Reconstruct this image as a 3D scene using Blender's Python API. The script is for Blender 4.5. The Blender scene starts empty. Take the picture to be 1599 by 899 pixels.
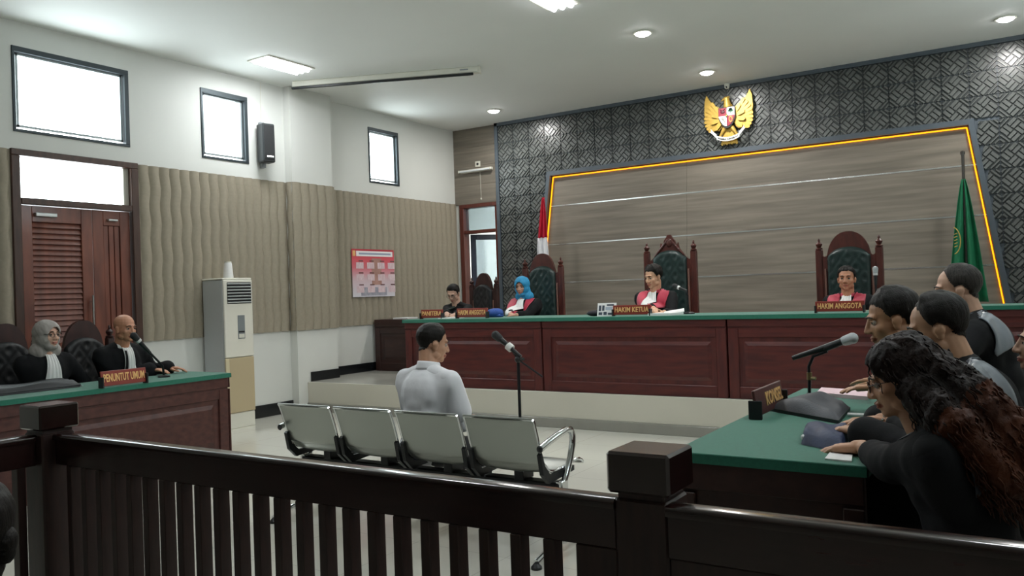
import bpy, bmesh, math, random
import numpy as np
from mathutils import Vector, Matrix
from mathutils.bvhtree import BVHTree
rng = random.Random(7)
PI = math.pi
SC = bpy.context.scene
COL = SC.collection
R = math.radians

# ------------------------------------------------------------------ camera
EYE = Vector((0, 0, 1.38)); FPX = 1289.0
YAW, PITCH, ROLL = R(32.63), R(0.37), R(-1.956)
_f = Vector((-math.sin(YAW)*math.cos(PITCH), math.cos(YAW)*math.cos(PITCH), math.sin(PITCH)))
_r0 = Vector((math.cos(YAW), math.sin(YAW), 0)); _u0 = _r0.cross(_f)
_r = math.cos(ROLL)*_r0 + math.sin(ROLL)*_u0
_u = -math.sin(ROLL)*_r0 + math.cos(ROLL)*_u0
cam = bpy.data.cameras.new('camera'); cam_o = bpy.data.objects.new('camera', cam); COL.objects.link(cam_o)
cam.sensor_width = 36; cam.lens = FPX/1599*36; cam.clip_start = .05; cam.clip_end = 200
cam_o.matrix_world = Matrix((( _r.x, _u.x, -_f.x, EYE.x), (_r.y, _u.y, -_f.y, EYE.y), (_r.z, _u.z, -_f.z, EYE.z), (0, 0, 0, 1)))
SC.camera = cam_o

def at(x, y, X=None, Y=None, Z=None, D=None):
    """a pixel of the 1599x899 frame, read onto a plane of the room (or at a depth)"""
    d = _f + _r*((x-799.5)/FPX) - _u*((y-449.5)/FPX)
    if X is not None: k = (X-EYE.x)/d.x
    elif Y is not None: k = (Y-EYE.y)/d.y
    elif Z is not None: k = (Z-EYE.z)/d.z
    else: k = D
    return EYE + d*k

# ------------------------------------------------------------------ world, exposure
SC.view_settings.view_transform = 'Standard'; SC.view_settings.look = 'None'
SC.view_settings.gamma = 1.0; SC.view_settings.use_curve_mapping = False
SC.view_settings.exposure = 0.06
W = bpy.data.worlds.new('overcast_sky'); SC.world = W; W.use_nodes = True
_bg = W.node_tree.nodes['Background']; _bg.inputs[0].default_value = (0.90, 0.97, 1.0, 1); _bg.inputs[1].default_value = 12.0
DOWN_W, TUBE_W = 28.0, 22.0        # lamp powers (the lamps themselves are built further down)
SC.cycles.use_denoising = True
SC.cycles.max_bounces = 10; SC.cycles.diffuse_bounces = 5; SC.cycles.caustics_reflective = False; SC.cycles.caustics_refractive = False
SC.cycles.sample_clamp_indirect = 6.0

# ------------------------------------------------------------------ materials
def lin(h):
    if isinstance(h, str):
        h = h.lstrip('#'); c = [int(h[i:i+2], 16)/255 for i in (0, 2, 4)]
    else: c = list(h)
    return tuple(v/12.92 if v <= .04045 else ((v+.055)/1.055)**2.4 for v in c)+(1,)
MATS = {}
def mat(name, colour, rough=.5, metal=0, var=0.0, vscale=6.0, bump=0.0, bscale=40.0, stretch=(1, 1, 1), colour2=None,
        emit=None, estr=0, trans=0, spec=.5, sheen=0, coat=0, detail=4):
    if name in MATS: return MATS[name]
    m = bpy.data.materials.new(name); m.use_nodes = True; nt = m.node_tree; N = nt.nodes; L = nt.links
    b = N['Principled BSDF']
    c1 = lin(colour)
    b.inputs['Base Color'].default_value = c1; b.inputs['Roughness'].default_value = rough; b.inputs['Metallic'].default_value = metal
    b.inputs['Specular IOR Level'].default_value = spec
    if sheen: b.inputs['Sheen Weight'].default_value = sheen
    if coat: b.inputs['Coat Weight'].default_value = coat; b.inputs['Coat Roughness'].default_value = .12
    if emit: b.inputs['Emission Color'].default_value = lin(emit); b.inputs['Emission Strength'].default_value = estr
    if trans: b.inputs['Transmission Weight'].default_value = trans
    if var or colour2 or bump:
        tc = N.new('ShaderNodeTexCoord'); mp = N.new('ShaderNodeMapping'); L.new(tc.outputs['Object'], mp.inputs['Vector'])
        mp.inputs['Scale'].default_value = stretch
    if var or colour2:
        nz = N.new('ShaderNodeTexNoise'); nz.inputs['Scale'].default_value = vscale; nz.inputs['Detail'].default_value = detail
        L.new(mp.outputs[0], nz.inputs['Vector'])
        cr = N.new('ShaderNodeValToRGB'); L.new(nz.outputs['Fac'], cr.inputs[0])
        if colour2: a_, b_ = c1, lin(colour2)
        else: a_ = tuple(v*(1-var) for v in c1[:3])+(1,); b_ = tuple(min(1, v*(1+var)) for v in c1[:3])+(1,)
        cr.color_ramp.elements[0].position = .32; cr.color_ramp.elements[1].position = .68
        cr.color_ramp.elements[0].color = a_; cr.color_ramp.elements[1].color = b_
        L.new(cr.outputs[0], b.inputs['Base Color'])
    if bump:
        n2 = N.new('ShaderNodeTexNoise'); n2.inputs['Scale'].default_value = bscale; n2.inputs['Detail'].default_value = 3
        L.new(mp.outputs[0], n2.inputs['Vector'])
        bp = N.new('ShaderNodeBump'); bp.inputs['Strength'].default_value = bump; bp.inputs['Distance'].default_value = .01
        L.new(n2.outputs['Fac'], bp.inputs['Height']); L.new(bp.outputs[0], b.inputs['Normal'])
    MATS[name] = m; return m
def glass(name, tint=(1, 1, 1), refl=.08, rough=0.0):
    m = bpy.data.materials.new(name); m.use_nodes = True; nt = m.node_tree; N = nt.nodes; L = nt.links
    N.remove(N['Principled BSDF'])
    t = N.new('ShaderNodeBsdfTransparent'); t.inputs[0].default_value = tint+(1,)
    g = N.new('ShaderNodeBsdfGlossy'); g.inputs['Roughness'].default_value = rough
    mx = N.new('ShaderNodeMixShader'); mx.inputs[0].default_value = refl
    L.new(t.outputs[0], mx.inputs[1]); L.new(g.outputs[0], mx.inputs[2]); L.new(mx.outputs[0], N['Material Output'].inputs[0])
    MATS[name] = m; return m

PAINT = mat('wall_paint', '#d2d3ce', .62, var=.03, vscale=1.2)
CEIL = mat('ceiling_paint', '#eaebe8', .7, var=.02, vscale=.8)
WAVE = mat('wave_panel_beige', '#938a79', .75, var=.05, vscale=30, bump=.12, bscale=260)
RAILW = mat('dark_railing_wood', '#291513', .26, var=.35, vscale=5, stretch=(2, 14, 14), bump=.05, bscale=30, coat=.15)
CAPW = mat('railing_cap_wood', '#241210', .17, var=.3, vscale=5, stretch=(2, 14, 14), coat=.6)
RAILV = mat('dark_slat_wood', '#2b1713', .42, var=.35, vscale=5, stretch=(14, 14, 2), bump=.05, bscale=30)
BENCH = mat('red_brown_bench_wood', '#5b2520', .42, colour2='#43191a', vscale=3, stretch=(1.2, 6, 9), bump=.04, bscale=30)
BENCHV = mat('red_brown_bench_wood_upright', '#5b2520', .42, colour2='#43191a', vscale=3, stretch=(6, 6, 1.2), bump=.04, bscale=30)
DESK = mat('brown_desk_wood', '#54302a', .40, colour2='#3f201d', vscale=3, stretch=(5, 1.2, 8), bump=.04, bscale=30)
DESKD = mat('dark_desk_wood', '#3a221d', .40, colour2='#2b1815', vscale=3, stretch=(1.2, 5, 8), bump=.04, bscale=30)
DOORW = mat('door_wood', '#7a4331', .4, colour2='#5c3024', vscale=3, stretch=(4, 4, .9), bump=.03, bscale=40, coat=.2)
FRAMEW = mat('door_frame_wood', '#40291f', .42, var=.25, vscale=4, stretch=(8, 8, 1))
CHAIRW = mat('chair_wood', '#55271f', .38, colour2='#3c1a16', vscale=5, stretch=(5, 5, 1.4), coat=.15)
CHAIRD = mat('dark_chair_wood', '#3a1d19', .45, colour2='#281311', vscale=5, stretch=(5, 5, 1.4))
LEATHER = mat('green_black_leather', '#20302e', .33, var=.2, vscale=14, bump=.12, bscale=90)
LAM = mat('grey_wood_laminate', '#837b6f', .5, colour2='#6a6359', vscale=2.2, stretch=(.5, 3, 9), bump=.03, bscale=30, detail=8)
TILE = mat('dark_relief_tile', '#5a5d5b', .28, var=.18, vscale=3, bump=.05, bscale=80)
GROOVE_SHADE = mat('dark_tile_ground', '#363a3a', .35, var=.15, vscale=3)  # groove shade put into the colour; ground and bars are one material
TFRAME = mat('blue_grey_frame', '#4b545c', .45, var=.05)
SILVER = mat('silver_strip', '#dcdedd', .25, .9)
LED = mat('amber_led', '#ffb020', .5, emit='#ff9a08', estr=2.2)
CLOTH = mat('green_table_cloth', '#1a6a55', .85, var=.10, vscale=60, bump=.15, bscale=400, sheen=.3)
BLACKB = mat('black_baseboard', '#15171a', .25, var=.2, vscale=9)
CHROME = mat('chrome', '#d8dadb', .12, 1.0)
STEEL = mat('perforated_steel', '#a6aaa4', .30, .85, bump=.02, bscale=300)
BLACKM = mat('black_metal', '#14161a', .4, .3)
BLACKP = mat('black_plastic', '#17191b', .45)
WHITEP = mat('white_plastic', '#d9d7cb', .4, var=.02)
BEIGEP = mat('beige_plastic', '#b8a888', .45)
GREYP = mat('grey_plastic', '#8f9496', .5)
ALU = mat('window_frame_dark', '#3b4347', .45, .4)
NAVY = mat('navy_door_frame', '#252c3c', .45)
SIGN = mat('sign_red_brown', '#822c1e', .4, var=.08)
SIGND = mat('sign_dark_brown', '#4c2522', .4, var=.08)
GOLDT = mat('sign_gold_letter', '#e6b878', .45, .2)
GOLD = mat('emblem_gold', '#c6a24e', .45, .5, var=.12, vscale=20)
WHITEC = mat('white_cloth', '#e6e6ea', .85, bump=.06, bscale=60)
PAPER = mat('white_paper', '#e9e7e6', .8)
PINKP = mat('pink_paper', '#e8c9cf', .8)
REDC = mat('red_flag_cloth', '#c01a38', .75)
GREENF = mat('green_flag_cloth', '#0d6b46', .75, var=.12, vscale=8)
GLASS = glass('window_glass', (.97, 1, 1), .06)
GLASSD = glass('frosted_grey_glass', (.62, .68, .72), .25, .15)
LAMPE = mat('lamp_diffuser', '#ffffff', .5, emit='#ffffff', estr=38.0)
TUBEE = mat('tube_diffuser', '#ffffff', .5, emit='#f7fbff', estr=20.0)

# floor: glossy cream tiles with fine joints
def tile_floor(name, c, rough, size=.6, joint='#b3b0a6'):
    m = bpy.data.materials.new(name); m.use_nodes = True; nt = m.node_tree; N = nt.nodes; L = nt.links; b = N['Principled BSDF']
    tc = N.new('ShaderNodeTexCoord'); br = N.new('ShaderNodeTexBrick'); L.new(tc.outputs['Object'], br.inputs['Vector'])
    br.offset = 0; br.inputs['Scale'].default_value = 1; br.inputs['Brick Width'].default_value = size; br.inputs['Row Height'].default_value = size
    br.inputs['Mortar Size'].default_value = .0022; br.inputs['Color1'].default_value = lin(c); br.inputs['Color2'].default_value = tuple(v*.97 for v in lin(c)[:3])+(1,)
    br.inputs['Mortar'].default_value = lin(joint); L.new(br.outputs['Color'], b.inputs['Base Color'])
    b.inputs['Roughness'].default_value = rough
    MATS[name] = m; return m
FLOOR = tile_floor('cream_floor_tile', '#d3d1c6', .13)
PLATF = tile_floor('platform_tile', '#b9b7ae', .18)
FACE = mat('platform_face_tile', '#c9c5b8', .35, var=.03, vscale=2)
KICK = mat('platform_kick_grey', '#8f8d86', .3, var=.05, vscale=5)

# ------------------------------------------------------------------ mesh helpers
class MB:
    def __init__(s): s.v = []; s.f = []; s.m = []; s.mi = 0
    def add(s, vs, fs):
        o = len(s.v); s.v += [tuple(v) for v in vs]; s.f += [tuple(i+o for i in f) for f in fs]; s.m += [s.mi]*len(fs); return s
    def box(s, a, b, c=0.0):
        """box from corner a to corner b, edges chamfered by c"""
        x0, y0, z0 = [min(a[i], b[i]) for i in range(3)]; x1, y1, z1 = [max(a[i], b[i]) for i in range(3)]
        if c <= 0:
            return s.add([(x0, y0, z0), (x1, y0, z0), (x1, y1, z0), (x0, y1, z0), (x0, y0, z1), (x1, y0, z1), (x1, y1, z1), (x0, y1, z1)],
                         [(0, 3, 2, 1), (4, 5, 6, 7), (0, 1, 5, 4), (1, 2, 6, 5), (2, 3, 7, 6), (3, 0, 4, 7)])
        c = min(c, (x1-x0)/2.01, (y1-y0)/2.01, (z1-z0)/2.01)
        vs = []
        for z, i in ((z0, c), (z0+c, 0), (z1-c, 0), (z1, c)):
            vs += [(x0+i+(c if not i else 0), y0+i, z), (x1-i-(c if not i else 0), y0+i, z), (x1-i, y0+i+(c if not i else 0), z), (x1-i, y1-i-(c if not i else 0), z),
                   (x1-i-(c if not i else 0), y1-i, z), (x0+i+(c if not i else 0), y1-i, z), (x0+i, y1-i-(c if not i else 0), z), (x0+i, y0+i+(c if not i else 0), z)]
        fs = [(7, 6, 5, 4, 3, 2, 1, 0), (24, 25, 26, 27, 28, 29, 30, 31)]
        for k in range(3):
            for j in range(8):
                q = (j+1) % 8; fs.append((k*8+j, k*8+q, k*8+8+q, k*8+8+j))
        return s.add(vs, fs)
    def prism(s, poly, d0, d1, axis='y'):
        """polygon (2D, counter-clockwise) extruded along axis from d0 to d1"""
        n = len(poly)
        def P(p, d): return {'y': (p[0], d, p[1]), 'x': (d, p[0], p[1]), 'z': (p[0], p[1], d)}[axis]
        vs = [P(p, d0) for p in poly]+[P(p, d1) for p in poly]
        fs = [tuple(range(n)), tuple(range(2*n-1, n-1, -1))]+[(i, i+n, (i+1) % n+n, (i+1) % n) for i in range(n)]
        return s.add(vs, fs)
    def tube(s, pts, r, n=8, caps=True):
        pts = [Vector(p) for p in pts]; rs = r if isinstance(r, (list, tuple)) else [r]*len(pts)
        o = len(s.v); prev = None; vs = []
        for i, p in enumerate(pts):
            t = (pts[min(i+1, len(pts)-1)]-pts[max(i-1, 0)])
            if t.length < 1e-9: t = Vector((0, 0, 1))
            t.normalize()
            if prev is None:
                a = Vector((0, 0, 1)) if abs(t.z) < .9 else Vector((1, 0, 0)); u = t.cross(a).normalized()
            else:
                u = (prev-t*prev.dot(t)); u = u.normalized() if u.length > 1e-6 else t.orthogonal().normalized()
            prev = u; w = t.cross(u)
            for k in range(n):
                a = 2*PI*k/n; vs.append(p+(u*math.cos(a)+w*math.sin(a))*rs[i])
        fs = []
        for i in range(len(pts)-1):
            for k in range(n):
                q = (k+1) % n; fs.append((i*n+k, i*n+q, i*n+n+q, i*n+n+k))
        if caps: fs += [tuple(range(n-1, -1, -1)), tuple(range((len(pts)-1)*n, len(pts)*n))]
        return s.add(vs, fs)
    def lathe(s, prof, c=(0, 0, 0), n=20):
        """profile [(radius, z)] turned about the vertical through c"""
        vs = []; fs = []
        for r, z in prof:
            for k in range(n): a = 2*PI*k/n; vs.append((c[0]+r*math.cos(a), c[1]+r*math.sin(a), c[2]+z))
        for i in range(len(prof)-1):
            for k in range(n): q = (k+1) % n; fs.append((i*n+k, i*n+q, i*n+n+q, i*n+n+k))
        fs += [tuple(range(n-1, -1, -1)), tuple(range((len(prof)-1)*n, len(prof)*n))]
        return s.add(vs, fs)
    def ell(s, c, r, n=16, M=None):
        vs = []; fs = []; h = n//2
        for i in range(1, h):
            t = PI*i/h
            for k in range(n): a = 2*PI*k/n; vs.append(Vector((r[0]*math.sin(t)*math.cos(a), r[1]*math.sin(t)*math.sin(a), r[2]*math.cos(t))))
        vs += [Vector((0, 0, r[2])), Vector((0, 0, -r[2]))]; T, B = len(vs)-2, len(vs)-1
        for i in range(h-2):
            for k in range(n): q = (k+1) % n; fs.append((i*n+k, i*n+n+k, i*n+n+q, i*n+q))
        for k in range(n): q = (k+1) % n; fs += [(T, k, q), (B, (h-2)*n+q, (h-2)*n+k)]
        if M is not None: vs = [M.to_3x3() @ v for v in vs]
        c = Vector(c)
        return s.add([v+c for v in vs], fs)
    def cap(s, p1, r1, p2, r2, n=14):
        """round cone"""
        p1, p2 = Vector(p1), Vector(p2); t = (p2-p1); L = t.length
        if L < 1e-6: return s.ell(p1, (r1, r1, r1))
        t.normalize(); pts = []; rs = []
        for k in (0.05, .3, .6, .85): a = PI/2*(1-k); pts.append(p1-t*r1*math.sin(a)); rs.append(r1*math.cos(a))
        for k in (0, .5, 1): pts.append(p1.lerp(p2, k)); rs.append(r1+(r2-r1)*k)
        for k in (.85, .6, .3, .05): a = PI/2*(1-k); pts.append(p2+t*r2*math.sin(a)); rs.append(r2*math.cos(a))
        return s.tube(pts, rs, n)
    def grid(s, fn, nu, nv):
        vs = [fn(i/nu, j/nv) for j in range(nv+1) for i in range(nu+1)]
        fs = [(j*(nu+1)+i, j*(nu+1)+i+1, (j+1)*(nu+1)+i+1, (j+1)*(nu+1)+i) for j in range(nv) for i in range(nu)]
        return s.add(vs, fs)
    def mesh(s, name, mats, smooth=False):
        me = bpy.data.meshes.new(name); me.from_pydata([tuple(v) for v in s.v], [], s.f)
        for m in (mats if isinstance(mats, (list, tuple)) else [mats]): me.materials.append(m)
        if any(s.m): me.polygons.foreach_set('material_index', s.m)
        if smooth: me.polygons.foreach_set('use_smooth', [True]*len(s.f))
        bm = bmesh.new(); bm.from_mesh(me); bmesh.ops.recalc_face_normals(bm, faces=bm.faces); bm.to_mesh(me); bm.free()
        if smooth and smooth != 'all': me.set_sharp_from_angle(angle=R(40))
        me.update(); return me
    def build(s, name, mats, parent=None, smooth=False):
        return obj(name, s.mesh(name, mats, smooth), parent)
def obj(name, me, parent=None):
    o = bpy.data.objects.new(name, me); COL.objects.link(o)
    if parent is not None: o.parent = parent
    return o
def tag(o, label, cat, group=None):
    o['label'] = label; o['category'] = cat
    if group: o['group'] = group
    return o
def thing(name, label, cat, loc=(0, 0, 0), rz=0, group=None):
    o = bpy.data.objects.new(name, None); COL.objects.link(o); o.location = loc; o.rotation_euler = (0, 0, rz); o.empty_display_size = .1
    return tag(o, label, cat, group)
def struct(o): o['kind'] = 'structure'; return o
def box(name, a, b, m, parent=None, c=0.0): return MB().box(a, b, c).build(name, m, parent)
def text_mesh(s, size, depth, m):
    cu = bpy.data.curves.new('lettering', 'FONT'); cu.body = s; cu.size = size; cu.extrude = depth/2; cu.align_x = 'CENTER'; cu.align_y = 'CENTER'; cu.resolution_u = 2; cu.offset = size*.022
    o = bpy.data.objects.new('lettering', cu); COL.objects.link(o)
    me = bpy.data.meshes.new_from_object(o.evaluated_get(bpy.context.evaluated_depsgraph_get()))
    bpy.data.objects.remove(o); bpy.data.curves.remove(cu); me.materials.clear(); me.materials.append(m); return me
# ================================================================== the room
XL, XC, XF, YB, ZC, XR, YR = -7.87, -7.75, -7.96, 10.83, 4.04, 1.10, -9.0
PZ, PY = .36, 7.31                    # raised platform: height, front edge
YC0, YC1 = 7.15, 7.84                 # projecting pier of the left wall
def pieces(m, u0, u1, z0, z1, holes, put):
    us = sorted({u0, u1, *[h[0] for h in holes], *[h[1] for h in holes]}); zs = sorted({z0, z1, *[h[2] for h in holes], *[h[3] for h in holes]})
    for a, b in zip(us, us[1:]):
        for c, d in zip(zs, zs[1:]):
            if a < u0 or b > u1 or any(a >= h[0]-1e-6 and b <= h[1]+1e-6 and c >= h[2]-1e-6 and d <= h[3]+1e-6 for h in holes): continue
            put(m, a, b, c, d)
def wall_x(name, x, x_out, y0, y1, holes, z0=0):
    m = MB(); pieces(m, y0, y1, z0, ZC, holes, lambda m, a, b, c, d: m.box((x, a, c), (x_out, b, d)))
    return struct(m.build(name, PAINT))
def wall_y(name, y, y_out, x0, x1, holes, mt=PAINT):
    m = MB(); pieces(m, x0, x1, 0, ZC, holes, lambda m, a, b, c, d: m.box((a, y, c), (b, y_out, d)))
    return struct(m.build(name, mt))
struct(box('floor', (XF-.3, YR-.2, -.12), (XR+.2, YB+.2, 0), FLOOR))
struct(box('ceiling', (XF-.3, YR-.2, ZC), (XR+.2, YB+.2, ZC+.12), CEIL))
W1 = (3.92, 5.07, 3.02, 3.81); W2 = (5.94, 6.59, 3.02, 3.81); W3 = (8.78, 9.43, 3.02, 3.81); D1 = (3.93, 5.09, 0, 2.83)
wl = wall_x('wall_left', XL, XL-.2, YR, YC0, [W1, W2, D1])
wc = struct(box('wall_left_pier', (XC, YC0, 0), (XL-.3, YC1, ZC), PAINT))
wf = wall_x('wall_left_far', XF, XF-.2, YC1, YB, [W3])
ADDED_RW = [(y0, y0+1.15, 3.02, 3.81) for y0 in (2.0, 4.8, 8.0)]  # unseen windows, added to the right wall to brighten the room
wr = wall_x('wall_right', XR, XR+.2, YR, YB, ADDED_RW)
wall_y('wall_rear', YR, YR-.2, XF-.3, XR+.2, [])
D2 = (-7.82, -7.17, PZ, 2.79)
wb = wall_y('wall_back', YB, YB+.15, XF-.3, XR+.2, [D2])
# platform
struct(box('platform_floor', (XF, PY+.012, 0), (XR, YB, PZ), PLATF))
m = MB()
struct(box('trim_1', (XL, PY-.012, .10), (XR, PY+.012, PZ), FACE, None, .003))
struct(box('trim_2', (XL, PY-.03, 0), (XR, PY+.012, .10), KICK, None, .003))
# baseboards
m = MB(); m.box((XL, D1[1]+.06, 0), (XL+.018, PY-.03, .15), .004); m.box((XL, YR, 0), (XL+.018, D1[0]-.06, .15), .004); struct(m.build('baseboard_left', BLACKB))
m = MB(); m.box((XC, YC0+.2, PZ), (XC+.014, YC1+.012, PZ+.12), .003); m.box((XF, YC1, PZ), (XF+.018, YB, PZ+.12), .003); struct(m.build('baseboard_left_far', BLACKB))

# ---- wavy beige wall panels: every upright wave is a piece of its own
def wave_mesh(pitch, depth, z0, z1):
    m = MB()
    def fn(u, v):
        z = z0+(z1-z0)*v; y = (u-.5)*pitch*.985+.010*math.sin(2*PI*z/.36); x = .006+depth*(1-abs(2*u-1)**2.2)
        return (x, y, z)
    m.grid(fn, 6, 24)
    return m.mesh('wave_slat', WAVE, 'all')
def wave_run(parent, x, y0, y1, n, depth=.026, z0=1.01, z1=2.85):
    p = (y1-y0)/n; me = wave_mesh(p, depth, z0, z1)
    for i in range(n):
        o = obj('wave_slat', me, parent); o.location = (x, y0+(i+.5)*p, 0)
    b = MB().box((x, y0-.012, z0), (x+.007, y1+.012, z1)).build('panel_backing', WAVE, parent)
wave_run(wl, XL, D1[1]+.06, YC0-.014, 16); wave_run(wl, XL, 2.55, D1[0]-.06, 11)
wave_run(wc, XC, YC0+.0, YC1+.01, 5); wave_run(wf, XF, YC1+.012, YB-.02, 23)
me = wave_mesh(.10, .02, 1.01, 2.85); o = obj('wave_slat', me, wc); o.rotation_euler = (0, 0, -PI/2); o.location = (XC-.055, YC0, 0)

# ---- windows
def window(n, x, h, depth=.2, s=1):
    y0, y1, z0, z1 = h; f = .045
    m = MB()
    for a, b in (((y0, z0), (y1, z0+f*.6)), ((y0, z1-f*1.1), (y1, z1)), ((y0, z0+f*.6), (y0+f*.6, z1-f*1.1)), ((y1-f, z0+f*.6), (y1, z1-f*1.1))):
        m.box((x+.012*s, a[0], a[1]), (x-.06*s, b[0], b[1]), .003)
    w = struct(m.build('window_%d' % n, ALU))
    m = MB(); g = .022; i = f+.006
    for a, b in (((y0+i, z0+i), (y1-i, z0+i+g)), ((y0+i, z1-i-g), (y1-i, z1-i)), ((y0+i, z0+i), (y0+i+g, z1-i)), ((y1-i-g, z0+i), (y1-i, z1-i))):
        m.box((x-.03*s, a[0], a[1]), (x-.055*s, b[0], b[1]), .002)
    m.build('sash', mat('window_sash', '#9aa3a5', .4, .5), w)
    box('pane', (x-.04*s, y0+i, z0+i), (x-.046*s, y1-i, z1-i), GLASS, w)
    li = bpy.data.lights.new('daylight_portal', 'AREA'); li.shape = 'RECTANGLE'; li.size = y1-y0; li.size_y = z1-z0; li.cycles.is_portal = True
    lo = bpy.data.objects.new('daylight_portal', li); COL.objects.link(lo); lo.location = (x-.19*s, (y0+y1)/2, (z0+z1)/2)
    lo.rotation_euler = (PI/2, 0, -s*PI/2)
    return w
window(1, XL, W1); window(2, XL, W2); window(3, XF, W3)
for k, h in enumerate(ADDED_RW): window(6+k, XR, h, s=-1)  # the added right-wall windows, out of view, for fill daylight

# ---- double door in the left wall with bright transom
dw = MB(); y0, y1 = D1[0], D1[1]
for a, b in (((y0-.05, 0), (y0+.03, 2.80)), ((y1-.03, 0), (y1+.05, 2.80)), ((y0-.05, 2.80), (y1+.05, 2.86)), ((y0+.03, 2.355), (y1-.03, 2.415))):
    dw.box((XL+.03, a[0], a[1]), (XL-.12, b[0], b[1]), .006)
door = struct(dw.build('door_1', FRAMEW))
box('transom_pane', (XL-.05, y0+.03, 2.415), (XL-.056, y1-.03, 2.80), GLASS, door)
box('transom_stop', (XL-.03, y1-.085, 2.415), (XL-.05, y1-.03, 2.80), mat('pale_stop', '#b9b6aa', .6), door)
li = bpy.data.lights.new('daylight_portal', 'AREA'); li.shape = 'RECTANGLE'; li.size = y1-y0; li.size_y = .4; li.cycles.is_portal = True
lo = bpy.data.objects.new('daylight_portal', li); COL.objects.link(lo); lo.location = (XL-.19, (y0+y1)/2, 2.61); lo.rotation_euler = (PI/2, 0, -PI/2)
ym = 4.655
def leaf(a, b, style):
    m = MB(); t0, t1 = XL-.02, XL-.065; s = .11
    m.box((t0, a, .01), (t1, a+s, 2.35), .004).box((t0, b-s, .01), (t1, b, 2.35), .004).box((t0, a+s, 2.20), (t1, b-s, 2.35), .004).box((t0, a+s, .01), (t1, b-s, .22), .004).box((t0, a+s, .95), (t1, b-s, 1.06), .004)
    m.box((t1+.004, a+s, .2), (t1+.010, b-s, 2.22))
    l = m.build('door_leaf', DOORW, door)
    if style == 'louvre':
        for z0_, z1_, n in ((1.06, 2.20, 22), (.22, .95, 14)):
            p = (z1_-z0_)/n; sm = MB().prism([(-.006, .002), (-.036, .002+p*.25), (-.036, p*.95), (-.026, p*.98)], a+s, b-s, 'y')
            sm.v = [(x, y, z) for x, y, z in sm.v]; me_ = sm.mesh('louvre_slat', DOORW)
            for k in range(n): o_ = obj('louvre_slat', me_, l); o_.location = (XL-.02, 0, z0_+k*p)
    else:
        n = 3; p = (b-a-2*s)/n
        for z0_, z1_ in ((1.06, 2.20), (.22, .95)):
            for k in range(n): box('panel_board', (t0-.012, a+s+k*p+.003, z0_), (t1+.012, a+s+(k+1)*p-.003, z1_), DOORW, l, .004)
    return l
l1 = leaf(y0+.035, ym-.003, 'louvre'); l2 = leaf(ym+.003, y1-.035, 'board')
m = MB(); m.tube([(XL+.03, ym-.045, 1.06), (XL+.03, ym-.045, 1.50)], .011, 10)
m.tube([(XL-.02, ym-.045, 1.12), (XL+.03, ym-.045, 1.12)], .008, 8).tube([(XL-.02, ym-.045, 1.44), (XL+.03, ym-.045, 1.44)], .008, 8); m.build('pull_handle', CHROME, l1, True)
box('door_closer', (XL-.02, y0+.16, 2.25), (XL+.025, y0+.36, 2.285), mat('closer_grey', '#b9bcbb', .35, .6), l1, .005)
box('door_closer', (XL-.02, ym+.15, 2.245), (XL+.02, ym+.25, 2.265), mat('closer_grey', '#b9bcbb', .35, .6), l2, .004)

# ---- back wall: laminate over the door, dark relief tiles round a lit recess
for k in range(4):
    h0 = 2.83+k*.3025; box('plank', (XF, YB-.022, h0+.001), (-7.115, YB, h0+.3015), LAM, wb, .002)
PX0, PX1 = -7.11, XR
TOPZ, SL = 3.12, .147
LT, RT = -6.135, -.635                     # upper corners of the recess
def lx(z): return LT-(TOPZ-z)*SL
def rx(z): return RT+(TOPZ-z)*SL
FP = YB-.06                                # face of the tile carrier
m = MB()
m.prism([(PX0, PZ), (lx(PZ), PZ), (lx(TOPZ), TOPZ), (lx(TOPZ), ZC), (PX0, ZC)], FP, YB)
m.prism([(rx(PZ), PZ), (PX1, PZ), (PX1, ZC), (rx(TOPZ), ZC), (rx(TOPZ), TOPZ)], FP, YB)
m.prism([(LT, TOPZ), (RT, TOPZ), (RT, ZC), (LT, ZC)], FP, YB)
panel = struct(m.build('wall_back_relief', TFRAME))
m = MB(); q = .065; f0, f1 = FP-.035, YB-.002
def band(p, d): m.prism([p, d[0], d[1], d[2]], f0, f1)
m.prism([(lx(PZ)-q, PZ), (lx(PZ), PZ), (LT, TOPZ), (LT-q*.9, TOPZ)], f0, f1)
m.prism([(rx(PZ), PZ), (rx(PZ)+q, PZ), (RT+q*.9, TOPZ), (RT, TOPZ)], f0, f1)
m.prism([(LT-q*.9, TOPZ), (RT+q*.9, TOPZ), (RT+q*.9, TOPZ+q), (LT-q*.9, TOPZ+q)], f0, f1)
m.box((PX0, f0, PZ), (PX0+.055, f1, ZC)).box((PX0, f0, ZC-.05), (PX1, f1, ZC))
m.build('recess_frame', TFRAME, panel)
T = .28
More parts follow.
